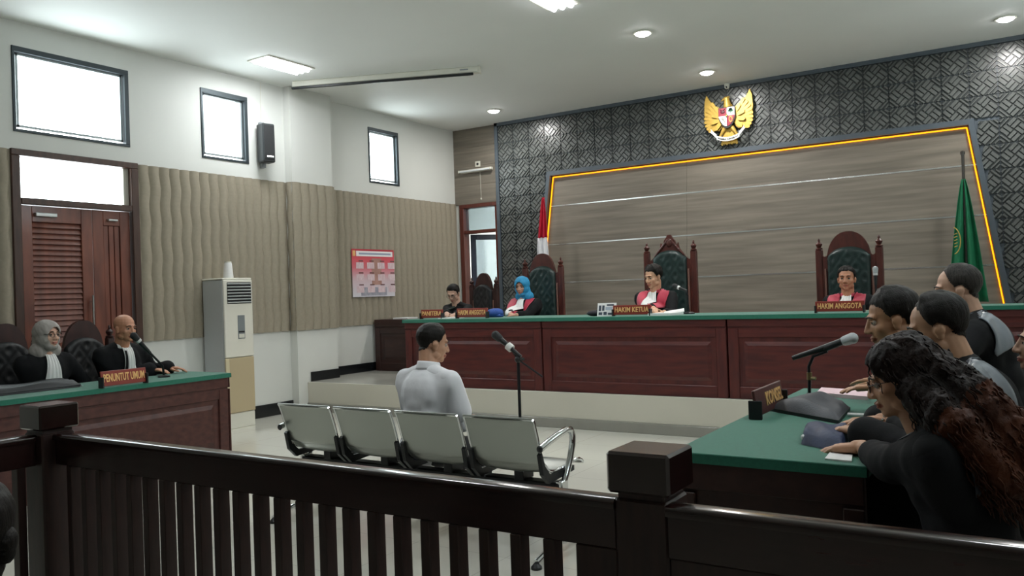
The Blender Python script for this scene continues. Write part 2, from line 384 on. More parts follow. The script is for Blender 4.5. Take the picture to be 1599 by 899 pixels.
def tile_mesh():
    m = MB(); h = T/2-.004; y0_, y1_ = 0, -.010
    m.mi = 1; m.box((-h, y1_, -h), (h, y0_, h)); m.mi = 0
    def bar(cu, cv, lu, lv):
        c = math.sqrt(.5)
        def P(u, v, y): x, z = (u-v)*c*T, (u+v)*c*T; return (x, y, z)
        b = .014; a_ = [(cu-lu/2, cv-lv/2), (cu+lu/2, cv-lv/2), (cu+lu/2, cv+lv/2), (cu-lu/2, cv+lv/2)]
        t_ = [(cu-lu/2+b, cv-lv/2+b), (cu+lu/2-b, cv-lv/2+b), (cu+lu/2-b, cv+lv/2-b), (cu-lu/2+b, cv+lv/2-b)]
        m.add([P(u, v, y1_) for u, v in a_]+[P(u, v, y1_-.015) for u, v in t_], [(4, 5, 6, 7), (0, 1, 5, 4), (1, 2, 6, 5), (2, 3, 7, 6), (3, 0, 4, 7)])
    g = .375
    for s in (1, -1):
        for k in (0, 1):
            w = .150
            bar(s*g/2, s*(.02+w/2+k*(w+.025)), g-.02, w)          # two opposite quarters along u
            bar(-s*(.02+w/2+k*(w+.025)), s*g/2, w, g-.02)         # the other two along v
    for s in (1, -1):
        bar(s*.445, 0, .075, .46); bar(s*.575, 0, .075, .21)
        bar(0, s*.445, .46, .075); bar(0, s*.575, .21, .075)
    return m.mesh('relief_tile', [TILE, GROOVE_SHADE])
TM = tile_mesh()
def clip(me, ox, oz, planes):
    bm = bmesh.new(); bm.from_mesh(me)
    for (px, pz), (nx, nz) in planes:
        bmesh.ops.bisect_plane(bm, geom=bm.verts[:]+bm.edges[:]+bm.faces[:], plane_co=(px-ox, 0, pz-oz), plane_no=(nx, 0, nz), clear_outer=True)
    if not bm.faces: bm.free(); return None
    n = bpy.data.meshes.new('relief_tile'); bm.to_mesh(n); bm.free(); n.materials.append(TILE); n.materials.append(GROOVE_SHADE); return n
L_in = (1, SL); R_in = (-1, SL)             # normals pointing into the recess (clear that side)
x0_ = PX0+.055; zt = ZC-.05; cols = int((PX1-x0_)/T)+1; rows = int((zt-PZ)/T)+1
for i in range(cols):
    for j in range(rows):
        cx, cz = x0_+(i+.5)*T, zt-(j+.5)*T; a0, a1, b0, b1 = cx-T/2, cx+T/2, cz-T/2, cz+T/2
        me_ = TM; pl = []
        if a1 > PX1: pl.append(((PX1, 0), (1, 0)))
        if b0 < PZ: pl.append(((0, PZ), (0, -1)))
        top = TOPZ+q
        if b0 < top:
            lq, rq = LT-q*.9, RT+q*.9
            le = lambda z: lx(z)-q; re = lambda z: rx(z)+q
            inside_x = a1 > le(min(b1, TOPZ)) and a0 < re(min(b1, TOPZ))
            if a0 > le(b1)+.0 and a1 < re(b1)-.0 and b1 <= top: continue
            if inside_x or (a1 > le(b0) and a0 < re(b0)):
                mid = (LT+RT)/2
                if b1 > top: pl.append(((0, top), (0, -1)))
                elif cx < mid: pl.append(((le(cz), cz), L_in))
                else: pl.append(((re(cz), cz), R_in))
        if pl: me_ = clip(TM, cx, cz, pl)
        if me_ is None: continue
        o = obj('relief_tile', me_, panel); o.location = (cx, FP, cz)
# laminate boards inside the recess with bright strips between them
zs = [PZ, .94, 1.517, 2.09, 2.668, TOPZ]
for k in range(5):
    a, b = zs[k]+.008, zs[k+1]-.008
    if k == 4: b = TOPZ
    for u0, u1 in ((0, .385), (.385, 1)):
        m = MB(); e = .0015
        def X(z, u): return lx(z)+(rx(z)-lx(z))*u
        m.prism([(X(a, u0)+e, a), (X(a, u1)-e, a), (X(b, u1)-e, b), (X(b, u0)+e, b)], YB-.018, YB); m.build('plank', LAM, wb)
for z in zs[1:5]:
    m = MB(); m.prism([(lx(z), z-.008), (rx(z), z-.008), (rx(z), z+.008), (lx(z), z+.008)], YB-.021, YB); m.build('metal_strip', SILVER, wb)
led = thing('led_strip', 'amber glowing light strip along the edge of the wooden recess', 'light strip', (0, YB-.03, TOPZ))
def lseg(p, d, w=.014):
    p, d = Vector((p[0], 0, p[1]-TOPZ)), Vector((d[0], 0, d[1]-TOPZ)); t = (d-p).normalized(); n = Vector((-t.z, 0, t.x))*w/2
    mm = MB(); y = .006
    v = [p-n, d-n, d+n, p+n]; mm.add([(a.x, -y, a.z) for a in v]+[(a.x, y, a.z) for a in v], [(0, 1, 2, 3), (7, 6, 5, 4), (0, 4, 5, 1), (1, 5, 6, 2), (2, 6, 7, 3), (3, 7, 4, 0)])
    mm.build('tape', LED, led)
i = .022
lseg((LT+i, TOPZ-i), (RT-i, TOPZ-i)); lseg((lx(1.0)+i, 1.0), (LT+i, TOPZ-i)); lseg((rx(1.0)-i, 1.0), (RT-i, TOPZ-i))

# ---- open doorway in the back wall and the bright room behind it
x0, x1 = D2[0], D2[1]; m = MB()
for a, b in (((x0-.06, PZ), (x0+.02, 2.77)), ((x1-.02, PZ), (x1+.055, 2.77)), ((x0-.06, 2.77), (x1+.055, 2.83)), ((x0+.02, 2.36), (x1-.02, 2.41))):
    m.box((a[0], YB-.03, a[1]), (b[0], YB+.12, b[1]), .005)
d2 = struct(m.build('door_2', mat('back_door_frame', '#5a2b22', .42, var=.2, vscale=4, stretch=(8, 8, 1))))
box('transom_pane', (x0+.02, YB+.05, 2.41), (x1-.02, YB+.056, 2.77), GLASSD, d2)
lf = MB(); lw, lh = .60, 1.99; b_ = .085
for a, b in (((0, 0), (b_, lh)), ((lw-b_, 0), (lw, lh)), ((b_, lh-b_), (lw-b_, lh)), ((b_, 0), (lw-b_, .2)), ((b_, .92), (lw-b_, .99)), ((b_, .50), (lw-b_, .55))):
    lf.box((a[0], -.02, a[1]), (b[0], .02, b[1]), .004)
lfo = lf.build('door_leaf', NAVY, d2); lfo.location = (x0+.05, YB+.11, PZ+.005); lfo.rotation_euler = (0, 0, R(52))
for a, b in ((.99, lh-b_), (.55, .92), (.2, .5)): box('glass_pane', (b_, -.003, a), (lw-b_, .003, b), GLASSD, lfo)
m = MB(); m.tube([(lw-.04, -.02, .98), (lw-.04, -.06, .98), (lw-.14, -.06, .98)], .009, 8); m.build('lever_handle', CHROME, lfo, True)
struct(box('floor_back_room', (-9.4, YB+.15, PZ-.1), (-5.6, 13.2, PZ), PLATF))
m = MB(); m.box((-9.5, 13.2, PZ), (-5.5, 13.3, 3.2)).box((-9.5, YB+.15, PZ), (-9.4, 13.2, 3.2)).box((-5.6, YB+.15, PZ), (-5.5, 13.2, 3.2)).box((-9.5, YB+.15, 3.2), (-5.5, 13.3, 3.3)); struct(m.build('wall_back_room', PAINT))
# ================================================================== lamps and fittings
DP = [(-3.395, 7.985), (-3.395, 9.945), (-6.59, 9.965), (-.215, 9.935)]
DL = ['round white ceiling downlight standing alone nearest the camera, ahead of the back row', 'round white ceiling downlight above the golden eagle emblem', 'round white ceiling downlight above the back doorway, leftmost of the round lamps', 'round white ceiling downlight at the upper right, rightmost of the round lamps']
for (x, y), lab in zip(DP, DL):
    t = thing('downlight', lab, 'ceiling light', (x, y, ZC), 0, 'round ceiling downlights')
    MB().lathe([(.095, 0), (.105, -.006), (.10, -.014), (.082, -.016), (.08, -.006)], n=28).build('rim', WHITEP, t, True)
    MB().lathe([(.001, -.040), (.04, -.037), (.066, -.027), (.08, -.010), (.08, -.004)], n=28).build('diffuser', LAMPE, t, True)
    li = bpy.data.lights.new('downlight_lamp', 'AREA'); li.shape = 'DISK'; li.size = .15; li.energy = DOWN_W; li.color = (1, .98, .94)
    lo = bpy.data.objects.new('downlight_lamp', li); COL.objects.link(lo); lo.parent = t; lo.location = (0, 0, -.046)
# visible fittings, plus unseen ones of the same kind added to light the foreground
FLAB = ['rectangular fluorescent ceiling light near the left wall windows', 'rectangular fluorescent ceiling light cut by the top edge of the picture']+['rectangular fluorescent ceiling light out of view over the '+w_ for w_ in ('slatted railing', 'defence desk', 'public seats at the right', 'public seats at the left')]
for (x, y), lab in zip([(-7.1, 6.45), (-3.66, 6.45), (-3.66, 2.6), (-.22, 4.5)], FLAB):
    t = thing('fluorescent_light', lab, 'ceiling light', (x, y, ZC), 0, 'fluorescent ceiling lights')
    m = MB(); w, l = .15, .32
    m.box((-w-.02, -l-.02, -.012), (w+.02, -l, 0)).box((-w-.02, l, -.012), (w+.02, l+.02, 0)).box((-w-.02, -l, -.012), (-w, l, 0)).box((w, -l, -.012), (w+.02, l, 0)); m.build('frame', WHITEP, t)
    box('reflector', (-w, -l, -.003), (w, l, 0), SILVER, t)
    for k in (-1, 0, 1): MB().tube([(k*.09, -l+.01, -.016), (k*.09, l-.01, -.016)], .026, 10).build('tube', TUBEE, t, True)
    li = bpy.data.lights.new('fluorescent_lamp', 'AREA'); li.shape = 'RECTANGLE'; li.size = 2*w; li.size_y = 2*l; li.energy = TUBE_W; li.color = (.95, .99, 1)
    lo = bpy.data.objects.new('fluorescent_lamp', li); COL.objects.link(lo); lo.parent = t; lo.location = (0, 0, -.048)
# lamp of the room behind the doorway
t = thing('back_room_lamp', 'white ceiling lamp of the bright room behind the open doorway', 'ceiling light', (-7.6, 12.2, 3.2))
MB().lathe([(.14, 0), (.15, -.03), (.10, -.05), (.001, -.055)], n=20).build('shade', LAMPE, t, True)
li = bpy.data.lights.new('back_room_bulb', 'AREA'); li.shape = 'DISK'; li.size = .3; li.energy = 60; lo = bpy.data.objects.new('back_room_bulb', li); COL.objects.link(lo); lo.parent = t; lo.location = (0, 0, -.07)
# projector screen hung across the ceiling
a, b = at(450, 134, Z=ZC-.05), at(748, 110, Z=ZC-.05); d = b-a; ang = math.atan2(d.y, d.x); L = (d.xy).length
a.x += .06; L -= .06
t = thing('projector_screen', 'long white rolled projector screen case with black bottom bar under the ceiling', 'projector screen', (a.x, a.y, ZC), ang)
box('case', (0, 0, -.075), (L, .085, 0), WHITEP, t, .012)
box('bottom_bar', (.0, -.012, -.105), (L-.06, .014, -.075), BLACKP, t, .006)
box('end_cap', (L, -.004, -.08), (L+.02, .09, 0), WHITEP, t, .006); box('motor_label', (L-.22, -.002, -.04), (L-.12, .002, -.025), GREYP, t)
# loudspeaker
t = thing('loudspeaker', 'black box loudspeaker on the white wall beside the small window', 'loudspeaker', (XL, 6.78, 3.04), R(-12))
box('cabinet', (.05, -.08, 0), (.20, .08, .46), mat('speaker_grey', '#2c2f31', .5), t, .012)
box('grille', (.20, -.066, .03), (.21, .066, .44), mat('speaker_mesh', '#131517', .6, bump=.4, bscale=500), t, .004)
box('badge', (.21, -.04, .055), (.214, .05, .075), SILVER, t)
box('bracket', (0, -.03, .42), (.05, .03, .50), GREYP, t, .004); box('bracket', (0, -.025, -.05), (.07, .025, .03), GREYP, t, .004)
m = MB(); m.tube([(.01, .01, .5), (.012, .012, .99)], .004, 6); m.build('cable', WHITEP, t, True)
# wall lamp over the back door
p = at(744, 266, Y=YB-.04)
t = thing('wall_tube_lamp', 'unlit white tube lamp on the wooden wall above the back doorway', 'wall lamp', (p.x, YB-.022, p.z))
box('batten', (-.31, -.05, -.025), (.31, 0, .025), WHITEP, t, .008); MB().tube([(-.29, -.07, -.005), (.29, -.07, -.005)], .017, 10).build('tube', mat('unlit_tube', '#d8dbdd', .3), t, True)
m = MB(); m.box((-.32, -.085, -.02), (-.295, -.04, .02), .004).box((.295, -.085, -.02), (.32, -.04, .02), .004); m.build('lamp_holder', WHITEP, t)
m = MB(); m.tube([(.07, -.02, -.03), (.075, -.02, -.45)], .003, 6); m.ell((.075, -.02, -.46), (.012, .012, .02), 10); m.build('pull_cord', WHITEP, t, True)
t = thing('wall_socket', 'small white socket plate on the wooden wall above the tube lamp', 'socket', (p.x+.02, YB-.022, p.z+.10))
box('plate', (-.05, -.012, -.045), (.05, 0, .045), WHITEP, t, .004); MB().prism([(.022*math.cos(k*PI/6), .022*math.sin(k*PI/6)) for k in range(12)], -.0135, -.010).build('socket_hole', BLACKP, t)
# security camera at the top of the wall
p = at(1135, 130, Y=YB-.1)
t = thing('security_camera', 'tiny white security camera at the ceiling edge above the emblem', 'camera', (p.x, YB-.1, ZC))
MB().lathe([(.035, 0), (.035, -.02), (.03, -.05), (.02, -.062), (.001, -.066)], n=18).build('dome', WHITEP, t, True); MB().ell((0, -.025, -.045), (.013, .013, .013), 12).build('lens', BLACKP, t, True)

# ---- golden eagle emblem
ec = at(1139, 185, Y=YB-.1); E0 = Vector((ec.x, YB-.108, ec.z))
t = thing('eagle_emblem', 'golden eagle emblem with shield and white ribbon high on the tiled wall', 'emblem', E0)
def blade(poly, y0, y1, name, mt, rot=0):
    c, s = math.cos(rot), math.sin(rot); mb = MB().prism([(x*c-z*s, x*s+z*c) for x, z in poly], y0, y1); return mb.build(name, mt, t)
for s in (-1, 1):
    # wing: broad backing and feathers fanned over it
    back = [(.06, .12), (.13, .16), (.20, .20), (.25, .27), (.29, .34), (.315, .26), (.325, .12), (.31, 0), (.27, -.09), (.21, -.145), (.13, -.15), (.08, -.10), (.07, 0)]
    pol = [(s*x, z) for x, z in back]
    if s < 0: pol.reverse()
    w = blade(pol, -.03, .0, 'wing', GOLD)
    for k in range(10):
        a = R(62-k*13); l = .235-.006*k; x, z = .10+.003*k, .03-.008*k
        tip = (x+math.cos(a)*l, z+math.sin(a)*l*.92); nx, nz = -math.sin(a)*.022, math.cos(a)*.022
        tip = (min(tip[0], .318), max(-.15, min(tip[1], .33)))
        q_ = [(x-nx, z-nz), (tip[0]-nx*.9, tip[1]-nz*.9), (tip[0]+math.cos(a)*.012, tip[1]+math.sin(a)*.012), (tip[0]+nx*.9, tip[1]+nz*.9), (x+nx, z+nz)]
        q_ = [(s*p_[0], p_[1]) for p_ in q_]
        if s < 0: q_.reverse()
        mb = MB().prism(q_, -.052+.0025*k, -.028); mb.build('feather', GOLD, t)
    for k in range(4):
        a = R(55-k*34); x, z = .075, .03-.02*k; l = .14
        tip = (x+math.cos(a)*l, z+math.sin(a)*l); nx, nz = -math.sin(a)*.025, math.cos(a)*.025
        q_ = [(s*(x-nx), z-nz), (s*(tip[0]-nx), tip[1]-nz), (s*(tip[0]+math.cos(a)*.02), tip[1]+math.sin(a)*.02), (s*(tip[0]+nx), tip[1]+nz), (s*(x+nx), z+nz)]
        if s < 0: q_.reverse()
        MB().prism(q_, -.07+.003*k, -.045).build('covert_feather', GOLD, t)
    m = MB(); m.cap((s*.05, -.05, -.13), .03, (s*.115, -.05, -.235), .016, 10); m.build('leg', GOLD, t, True)
    m = MB()
    for k in (-1, 0, 1): m.cap((s*.115, -.05, -.235), .011, (s*(.12+.018*k), -.065, -.27), .006, 8)
    m.build('claw', GOLD, t, True)
m = MB(); m.ell((0, -.04, .05), (.085, .05, .16), 18); m.build('body', GOLD, t, True)
m = MB(); m.cap((0, -.05, .15), .055, (-.005, -.06, .235), .036, 12); m.ell((-.012, -.062, .245), (.042, .036, .034), 14); m.cap((-.045, -.062, .25), .016, (-.078, -.062, .226), .005, 10)
m.cap((.01, -.06, .272), .012, (.03, -.05, .268), .006, 8); m.build('head', GOLD, t, True)
m = MB()
for k in range(-3, 4): m.prism([(k*.014-.012, -.12), (k*.014+.012, -.12), (k*.032+.017, -.33-.008*(k % 2)), (k*.032, -.345-.008*(k % 2)), (k*.032-.017, -.33-.008*(k % 2))][::-1], -.04+.003*abs(k), -.01)
m.build('tail', GOLD, t)
RED_E = mat('emblem_red', '#8c2233', .5); WHT_E = mat('emblem_white', '#e8e8e6', .5); BLK_E = mat('emblem_black', '#1a1a1a', .5); GRN_E = mat('emblem_green', '#1d6a48', .5)
def halfshield(x0, x1, top):
    if top: return [(x0, 0), (x1, 0), (x1, .105), (x0, .105)]
    out = [(x0, 0)]; n = 6; xs = [x0+(x1-x0)*k/n for k in range(n+1)]
    lowz = lambda x: -.125*(1-(abs(x)/.105)**2.2)-.012
    return [(x, lowz(x)) for x in xs]+[(x1, 0), (x0, 0)]
shp = [(-.112, .115), (-.112, -.02)]+[(-.112+.224*k/10, -.142*(1-abs(-1+2*k/10)**2.2)-.02) for k in range(1, 10)]+[(.112, -.02), (.112, .115)]
sh = MB().prism(shp[::-1], -.098, -.085).build('shield', BLK_E, t); sh.location = (0, 0, .02)
for x0, x1, top, mt in ((-.105, -.003, True, RED_E), (.003, .105, True, WHT_E), (-.105, -.003, False, WHT_E), (.003, .105, False, RED_E)):
    MB().prism(halfshield(x0, x1, top), -.104, -.097).build('shield_field', mt, sh)
m = MB(); m.prism([(.04*math.cos(k*PI/5)*.36, .04*math.sin(k*PI/5)*.5) for k in range(10)], -.112, -.103).build('centre_shield', BLK_E, sh)
st = []
for k in range(10): r_ = .014 if k % 2 == 0 else .006; st.append((r_*math.cos(PI/2+k*PI/5), r_*math.sin(PI/2+k*PI/5)))
MB().prism(st, -.116, -.111).build('star', GOLD, sh)
m = MB()
for cx, cz, r_ in ((.054, .072, .022), (.036, .06, .016), (.072, .06, .016), (.045, .08, .014), (.064, .08, .014)): m.prism([(cx+r_*math.cos(k*PI/5), cz+r_*math.sin(k*PI/5)) for k in range(10)], -.108, -.103)
m.box((.05, -.108, .022), (.058, -.103, .06)); m.build('tree', GRN_E, sh)
m = MB()
for k in range(10): a = 2*PI*k/10; m.box((.052+.024*math.cos(a)*.8-.006, -.108, -.05+.034*math.sin(a)-.006), (.052+.024*math.cos(a)*.8+.006, -.103, -.05+.034*math.sin(a)+.006))
m.build('chain', GOLD, sh)
m = MB()
for x, z in ((-.07, -.03), (-.05, -.045), (-.035, -.07), (-.055, -.02)): m.cap((x, -.104, z), .008, (x+.012, -.104, z-.02), .006, 8)
m.build('rice_and_cotton', mat('emblem_grey', '#8d8a80', .5), sh, True)
m = MB(); m.ell((-.053, -.104, .055), (.030, .006, .024), 12).cap((-.08, -.104, .085), .007, (-.065, -.106, .07), .006, 8).cap((-.028, -.104, .085), .007, (-.042, -.106, .07), .006, 8); m.build('bull_head', mat('emblem_dark_red', '#4f1520', .5), sh, True)
rb = MB(); n = 16
def rib(u, v):
    x = -.155+.31*u; z = -.242-.04*(1-(2*u-1)**2)+.045*(v-.5)*1.15
    return (x, -.082, z)
rb.grid(rib, n, 1); rbo = rb.build('ribbon', WHT_E, t); sm = rbo.modifiers.new('thickness', 'SOLIDIFY'); sm.thickness = .008
for s in (-1, 1):
    q_ = [(s*.15, -.255), (s*.15, -.205), (s*.19, -.165), (s*.225, -.125), (s*.215, -.155), (s*.235, -.165), (s*.195, -.205)]
    if s < 0: q_.reverse()
    MB().prism(q_, -.092, -.082).build('ribbon_tail', WHT_E, t)
txt = 'BHINNEKA TUNGGAL IKA'
tm = text_mesh(txt, .03, .002, BLK_E)
xs = np.array([v.co[:] for v in tm.vertices]); w_ = xs[:, 0].max()-xs[:, 0].min(); k_ = .27/w_
for v in tm.vertices:
    x = v.co.x*k_; u = (x+.155)/.31; z = -.242-.04*(1-(2*u-1)**2); v.co = (x, -.091-v.co.z, z+v.co.y*.95)
obj('ribbon_lettering', tm, rbo)

# ---- floor-standing air conditioner with a white can on it
t = thing('air_conditioner', 'tall cream floor-standing air conditioner by the beige wave panels', 'air conditioner', (XL+.03, 6.06, 0))
D_, W_, H_ = .34, .39, 1.655
box('body', (0, -W_/2, .06), (D_, W_/2, H_-.02), mat('ac_side_grey', '#c2c6c8', .45), t, .012)
m = MB(); m.box((0, -W_/2-.004, H_-.02), (D_+.01, W_/2+.004, H_), .008); m.build('top_cover', WHITEP, t)
box('front_panel', (D_, -W_/2, .78), (D_+.022, W_/2, H_-.02), mat('ac_front_cream', '#dedbcf', .4), t, .008)
box('intake_panel', (D_, -W_/2+.0, .17), (D_+.02, W_/2, .775), BEIGEP, t, .008)
box('intake_edge', (D_+.012, -W_/2+.0, .175), (D_+.024, -W_/2+.05, .772), mat('ac_cream_edge', '#cfc4a4', .35), t, .005)
box('base', (.01, -W_/2+.005, 0), (D_+.012, W_/2-.005, .165), WHITEP, t, .006)
box('outlet', (D_+.0225, -W_/2+.045, 1.37), (D_+.024, W_/2-.02, 1.605), BLACKP, t)
sm_ = MB().box((D_+.0235, -W_/2+.045, -.006), (D_+.040, W_/2-.02, .006), .003).mesh('vent_slat', mat('ac_vent_grey', '#b4b8b6', .4))
for k in range(7): o = obj('vent_slat', sm_, t); o.location = (0, 0, 1.385+k*.034)
cp = box('control_panel', (D_+.022, .0-.02, .98), (D_+.026, .075, 1.24), mat('ac_display', '#7d8385', .35), t, .003)
box('button_row', (D_+.026, -.01, 1.05), (D_+.029, .065, 1.065), BLACKP, cp); box('brand_window', (D_+.026, -.01, .99), (D_+.028, .065, 1.035), WHITEP, cp)
t = thing('tissue_canister', 'small white canister standing on top of the air conditioner', 'canister', (XL+.26, 6.04, H_))
MB().lathe([(.001, 0), (.052, 0), (.055, .01), (.042, .16), (.036, .175), (.001, .178)], n=20).build('cup', PAPER, t, True); MB().lathe([(.037, .174), (.037, .186), (.001, .188)], n=18).build('lid', WHITEP, t, True)

# ---- wall calendar poster on the wave panels
c = [at(549, 388, X=XF+.05), at(614, 390, X=XF+.05), at(620, 461, X=XF+.05), at(553, 464, X=XF+.05)]
y0, y1, z0, z1 = c[0].y, c[1].y+.01, c[3].z, c[0].z
t = thing('calendar_poster', 'red and white yearly calendar poster on the beige wave panels', 'poster', (XF+.044, (y0+y1)/2, (z0+z1)/2))
hw, hh = (y1-y0)/2, (z1-z0)/2
def cal_mat():
    m = bpy.data.materials.new('calendar_print'); m.use_nodes = True; N = m.node_tree.nodes; L = m.node_tree.links; b = N['Principled BSDF']; b.inputs['Roughness'].default_value = .55
    tc = N.new('ShaderNodeTexCoord'); sp = N.new('ShaderNodeSeparateXYZ'); L.new(tc.outputs['Generated'], sp.inputs[0])
    cr = N.new('ShaderNodeValToRGB'); L.new(sp.outputs['Z'], cr.inputs[0]); e = cr.color_ramp.elements
    e[0].position = 0; e[0].color = lin('#cfcdd4'); e[1].position = 1; e[1].color = lin('#b02c3c')
    for p_, c_ in ((.35, '#cdb4ba'), (.62, '#cf6a74'), (.8, '#d0525c')): k = e.new(p_); k.color = lin(c_)
    L.new(cr.outputs[0], b.inputs['Base Color']); return m
box('sheet', (0, -hw, -hh), (.004, hw, hh), cal_mat(), t)
box('title_band', (.004, -hw*.8, hh*.70), (.006, hw*.93, hh*.92), PAPER, t)
box('gold_mark', (.004, -hw*.96, hh*.70), (.0065, -hw*.84, hh*.93), GOLDT, t)
box('title_print', (.006, -hw*.68, hh*.77), (.0068, hw*.84, hh*.85), mat('title_ink', '#98a0b4', .6), t)
box('picture', (.004, -hw*.1, -hh*.5), (.0055, hw*.36, hh*.62), mat('calendar_picture', '#9b7468', .6, colour2='#b58b80', vscale=6), t)
box('building_photo', (.004, -hw*.62, -hh*.95), (.0055, hw*.6, -hh*.6), mat('calendar_photo', '#8a8896', .6, colour2='#a9a7b0', vscale=14), t)
for r_ in range(3):
    for c_ in range(4):
        y = -hw*.82+c_*hw*.5; z = hh*(.48-.5*r_)
        g = box('month_grid', (.0055, y, z-hh*.3), (.0062, y+hw*.34, z-.012), mat('calendar_grid', '#dcc9cc', .6, colour2='#c8a9b0', vscale=80, stretch=(1, 1, .2)), t)
        box('month_title', (.0055, y+hw*.12, z), (.0066, y+hw*.32, z+hh*.05), mat('calendar_ink', '#6e4a4c', .6), g)
# ================================================================== benches, desks, railing
def desk(name, label, cat, loc, rz, w, d, h, wood, woodv, group=None, end_panels=False, band=.10):
    """panelled desk: front looks along local -Y, front edge at local y=0"""
    t = thing(name, label, cat, loc, rz, group)
    m = MB(); m.box((-w/2+.004, .022, 0), (w/2-.004, .045, h)).box((-w/2+.004, .045, h-.03), (w/2-.004, d, h)).box((-w/2+.004, .045, 0), (-w/2+.03, d, h-.03)).box((w/2-.03, .045, 0), (w/2-.004, d, h-.03)); m.build('carcass', woodv, t)
    box('top_rail', (-w/2+.006, 0, h-band), (w/2-.006, .024, h), wood, t, .005)
    box('groove', (-w/2+.006, .012, h-band-.012), (w/2-.006, .024, h-band), wood, t)
    zt, zb, s = h-band-.012, .0, .10
    box('frame_rail', (-w/2+s, .006, zt-.085), (w/2-s, .024, zt), wood, t, .005)
    box('frame_rail', (-w/2+s, .006, zb), (w/2-s, .024, zb+.11), wood, t, .005)
    box('stile', (-w/2+.006, .006, zb), (-w/2+s, .024, zt), woodv, t, .005); box('stile', (w/2-s, .006, zb), (w/2-.006, .024, zt), woodv, t, .005)
    a, b, c, e = -w/2+s+.05, w/2-s-.05, zb+.11+.04, zt-.085-.04
    m = MB(); i = .035
    m.add([(a, .022, c), (b, .022, c), (b, .022, e), (a, .022, e), (a+i, .010, c+i), (b-i, .010, c+i), (b-i, .010, e-i), (a+i, .010, e-i)], [(4, 5, 6, 7), (0, 1, 5, 4), (1, 2, 6, 5), (2, 3, 7, 6), (3, 0, 4, 7)])
    m.build('panel', wood, t)
    if end_panels:
        for s_ in (-1, 1):
            x0, x1 = s_*(w/2-.004), s_*(w/2+.012)
            m = MB(); m.box((x0, .0, h-band), (x1, d, h), .004); m.build('end_top_rail', wood, t)
            m = MB(); m.box((x0, .0, 0), (x1, .07, h-band-.012), .004).box((x0, d-.07, 0), (x1, d, h-band-.012), .004).box((x0, .07, 0), (x1, d-.07, .1), .004); m.build('end_frame', woodv, t)
    return t
def cloth(name, label, loc, rz, x0, x1, y0, y1, drop=.032):
    t = MB(); a, b, c, d = x0-.016, x1+.016, y0-.016, y1+.016; t.box((a, c, .0), (b, d, .006), .003).box((a, c, -drop), (b, c+.005, .002)).box((a, d-.005, -drop), (b, d, .002)).box((a, c, -drop), (a+.003, d, .002)).box((b-.003, c, -drop), (b, d, .002))
    o = t.build(name, CLOTH); o.location = loc; o.rotation_euler = (0, 0, rz); return tag(o, label, 'table cloth')
BY, BH = 7.345, .752
for x0, x1, lab in ((-6.2, -4.365, 'left section of the red-brown panelled judges bench, behind the man in white'), (-4.36, -2.415, 'middle section of the red-brown panelled judges bench'), (-2.41, -.57, 'right section of the red-brown panelled judges bench, behind the lawyers')):
    desk('judge_bench', lab, 'bench', ((x0+x1)/2, BY, PZ), 0, x1-x0, .70, BH, BENCH, BENCHV, 'judges bench sections')
cloth('bench_cloth', 'long green cloth covering the whole judges bench top', (0, BY, PZ+BH), 0, -6.2, -.57, 0, .70)
BT = PZ+BH+.006
desk('side_cabinet', 'dark wooden cabinet beside the left wall, left of the judges bench', 'cabinet', (-7.38, 8.72, PZ), 0, 1.06, .5, .715, DESKD, DESKD)
desk('side_bench', 'wooden bench section set back at the far right behind the lawyers', 'bench', (.28, 8.74, PZ), 0, 1.6, .6, BH, BENCH, BENCHV)
cloth('side_bench_cloth', 'green cloth on the set-back bench at the right edge', (.28, 8.74, PZ+BH), 0, -.8, .8, 0, .6)

# prosecutors' desk (front looks towards +X) and defence desk (front looks towards -X)
TZ = .765
pe = at(357, 582, Z=TZ); PDX, PDY1 = pe.x, pe.y; PDY0 = 2.2; PDW = .62
pw = PDY1-PDY0
desk('prosecutor_desk', 'brown wooden desk of the prosecutors at the left', 'desk', (PDX, (PDY0+PDY1)/2, 0), PI/2, pw, PDW, TZ-.006, DESK, DESK, None, True, .12)
cloth('prosecutor_cloth', 'green cloth on the prosecutors desk at the left', (PDX, (PDY0+PDY1)/2, TZ-.006), PI/2, -pw/2, pw/2, 0, PDW)
n0, n1 = at(1075, 705, Z=TZ), at(1245, 606, Z=TZ); DX0, DY0, DY1 = (n0.x+n1.x)/2, n0.y, n1.y; DW = .66
desk('defence_desk', 'dark wooden desk of the defence lawyers at the right', 'desk', (DX0, (DY0+DY1)/2, 0), -PI/2, DY1-DY0, DW, TZ-.006, DESKD, DESKD, None, True, .13)
cloth('defence_cloth', 'green cloth on the defence desk under the hands of the lawyers', (DX0, (DY0+DY1)/2, TZ-.006), -PI/2, -(DY1-DY0)/2, (DY1-DY0)/2, 0, DW)

def rail_cap(t, a, b, axis='x', w=.032):
    pr = []
    for k in range(6): g = R(90-18*k); pr.append((w-.013+.013*math.cos(g), RZT-.013+.013*math.sin(g)))
    pr = [(-x, z) for x, z in pr[::-1]][0:6]+pr; pr = [(x, z) for x, z in pr]; pr = [(-w, RZT-.024)]+pr+[(w, RZT-.024)]
    m = MB(); m.prism(pr[::-1], a, b, 'y') if axis == 'y' else m.prism(pr[::-1], a, b, 'x'); return m.build('rail_cap', CAPW, t, True)
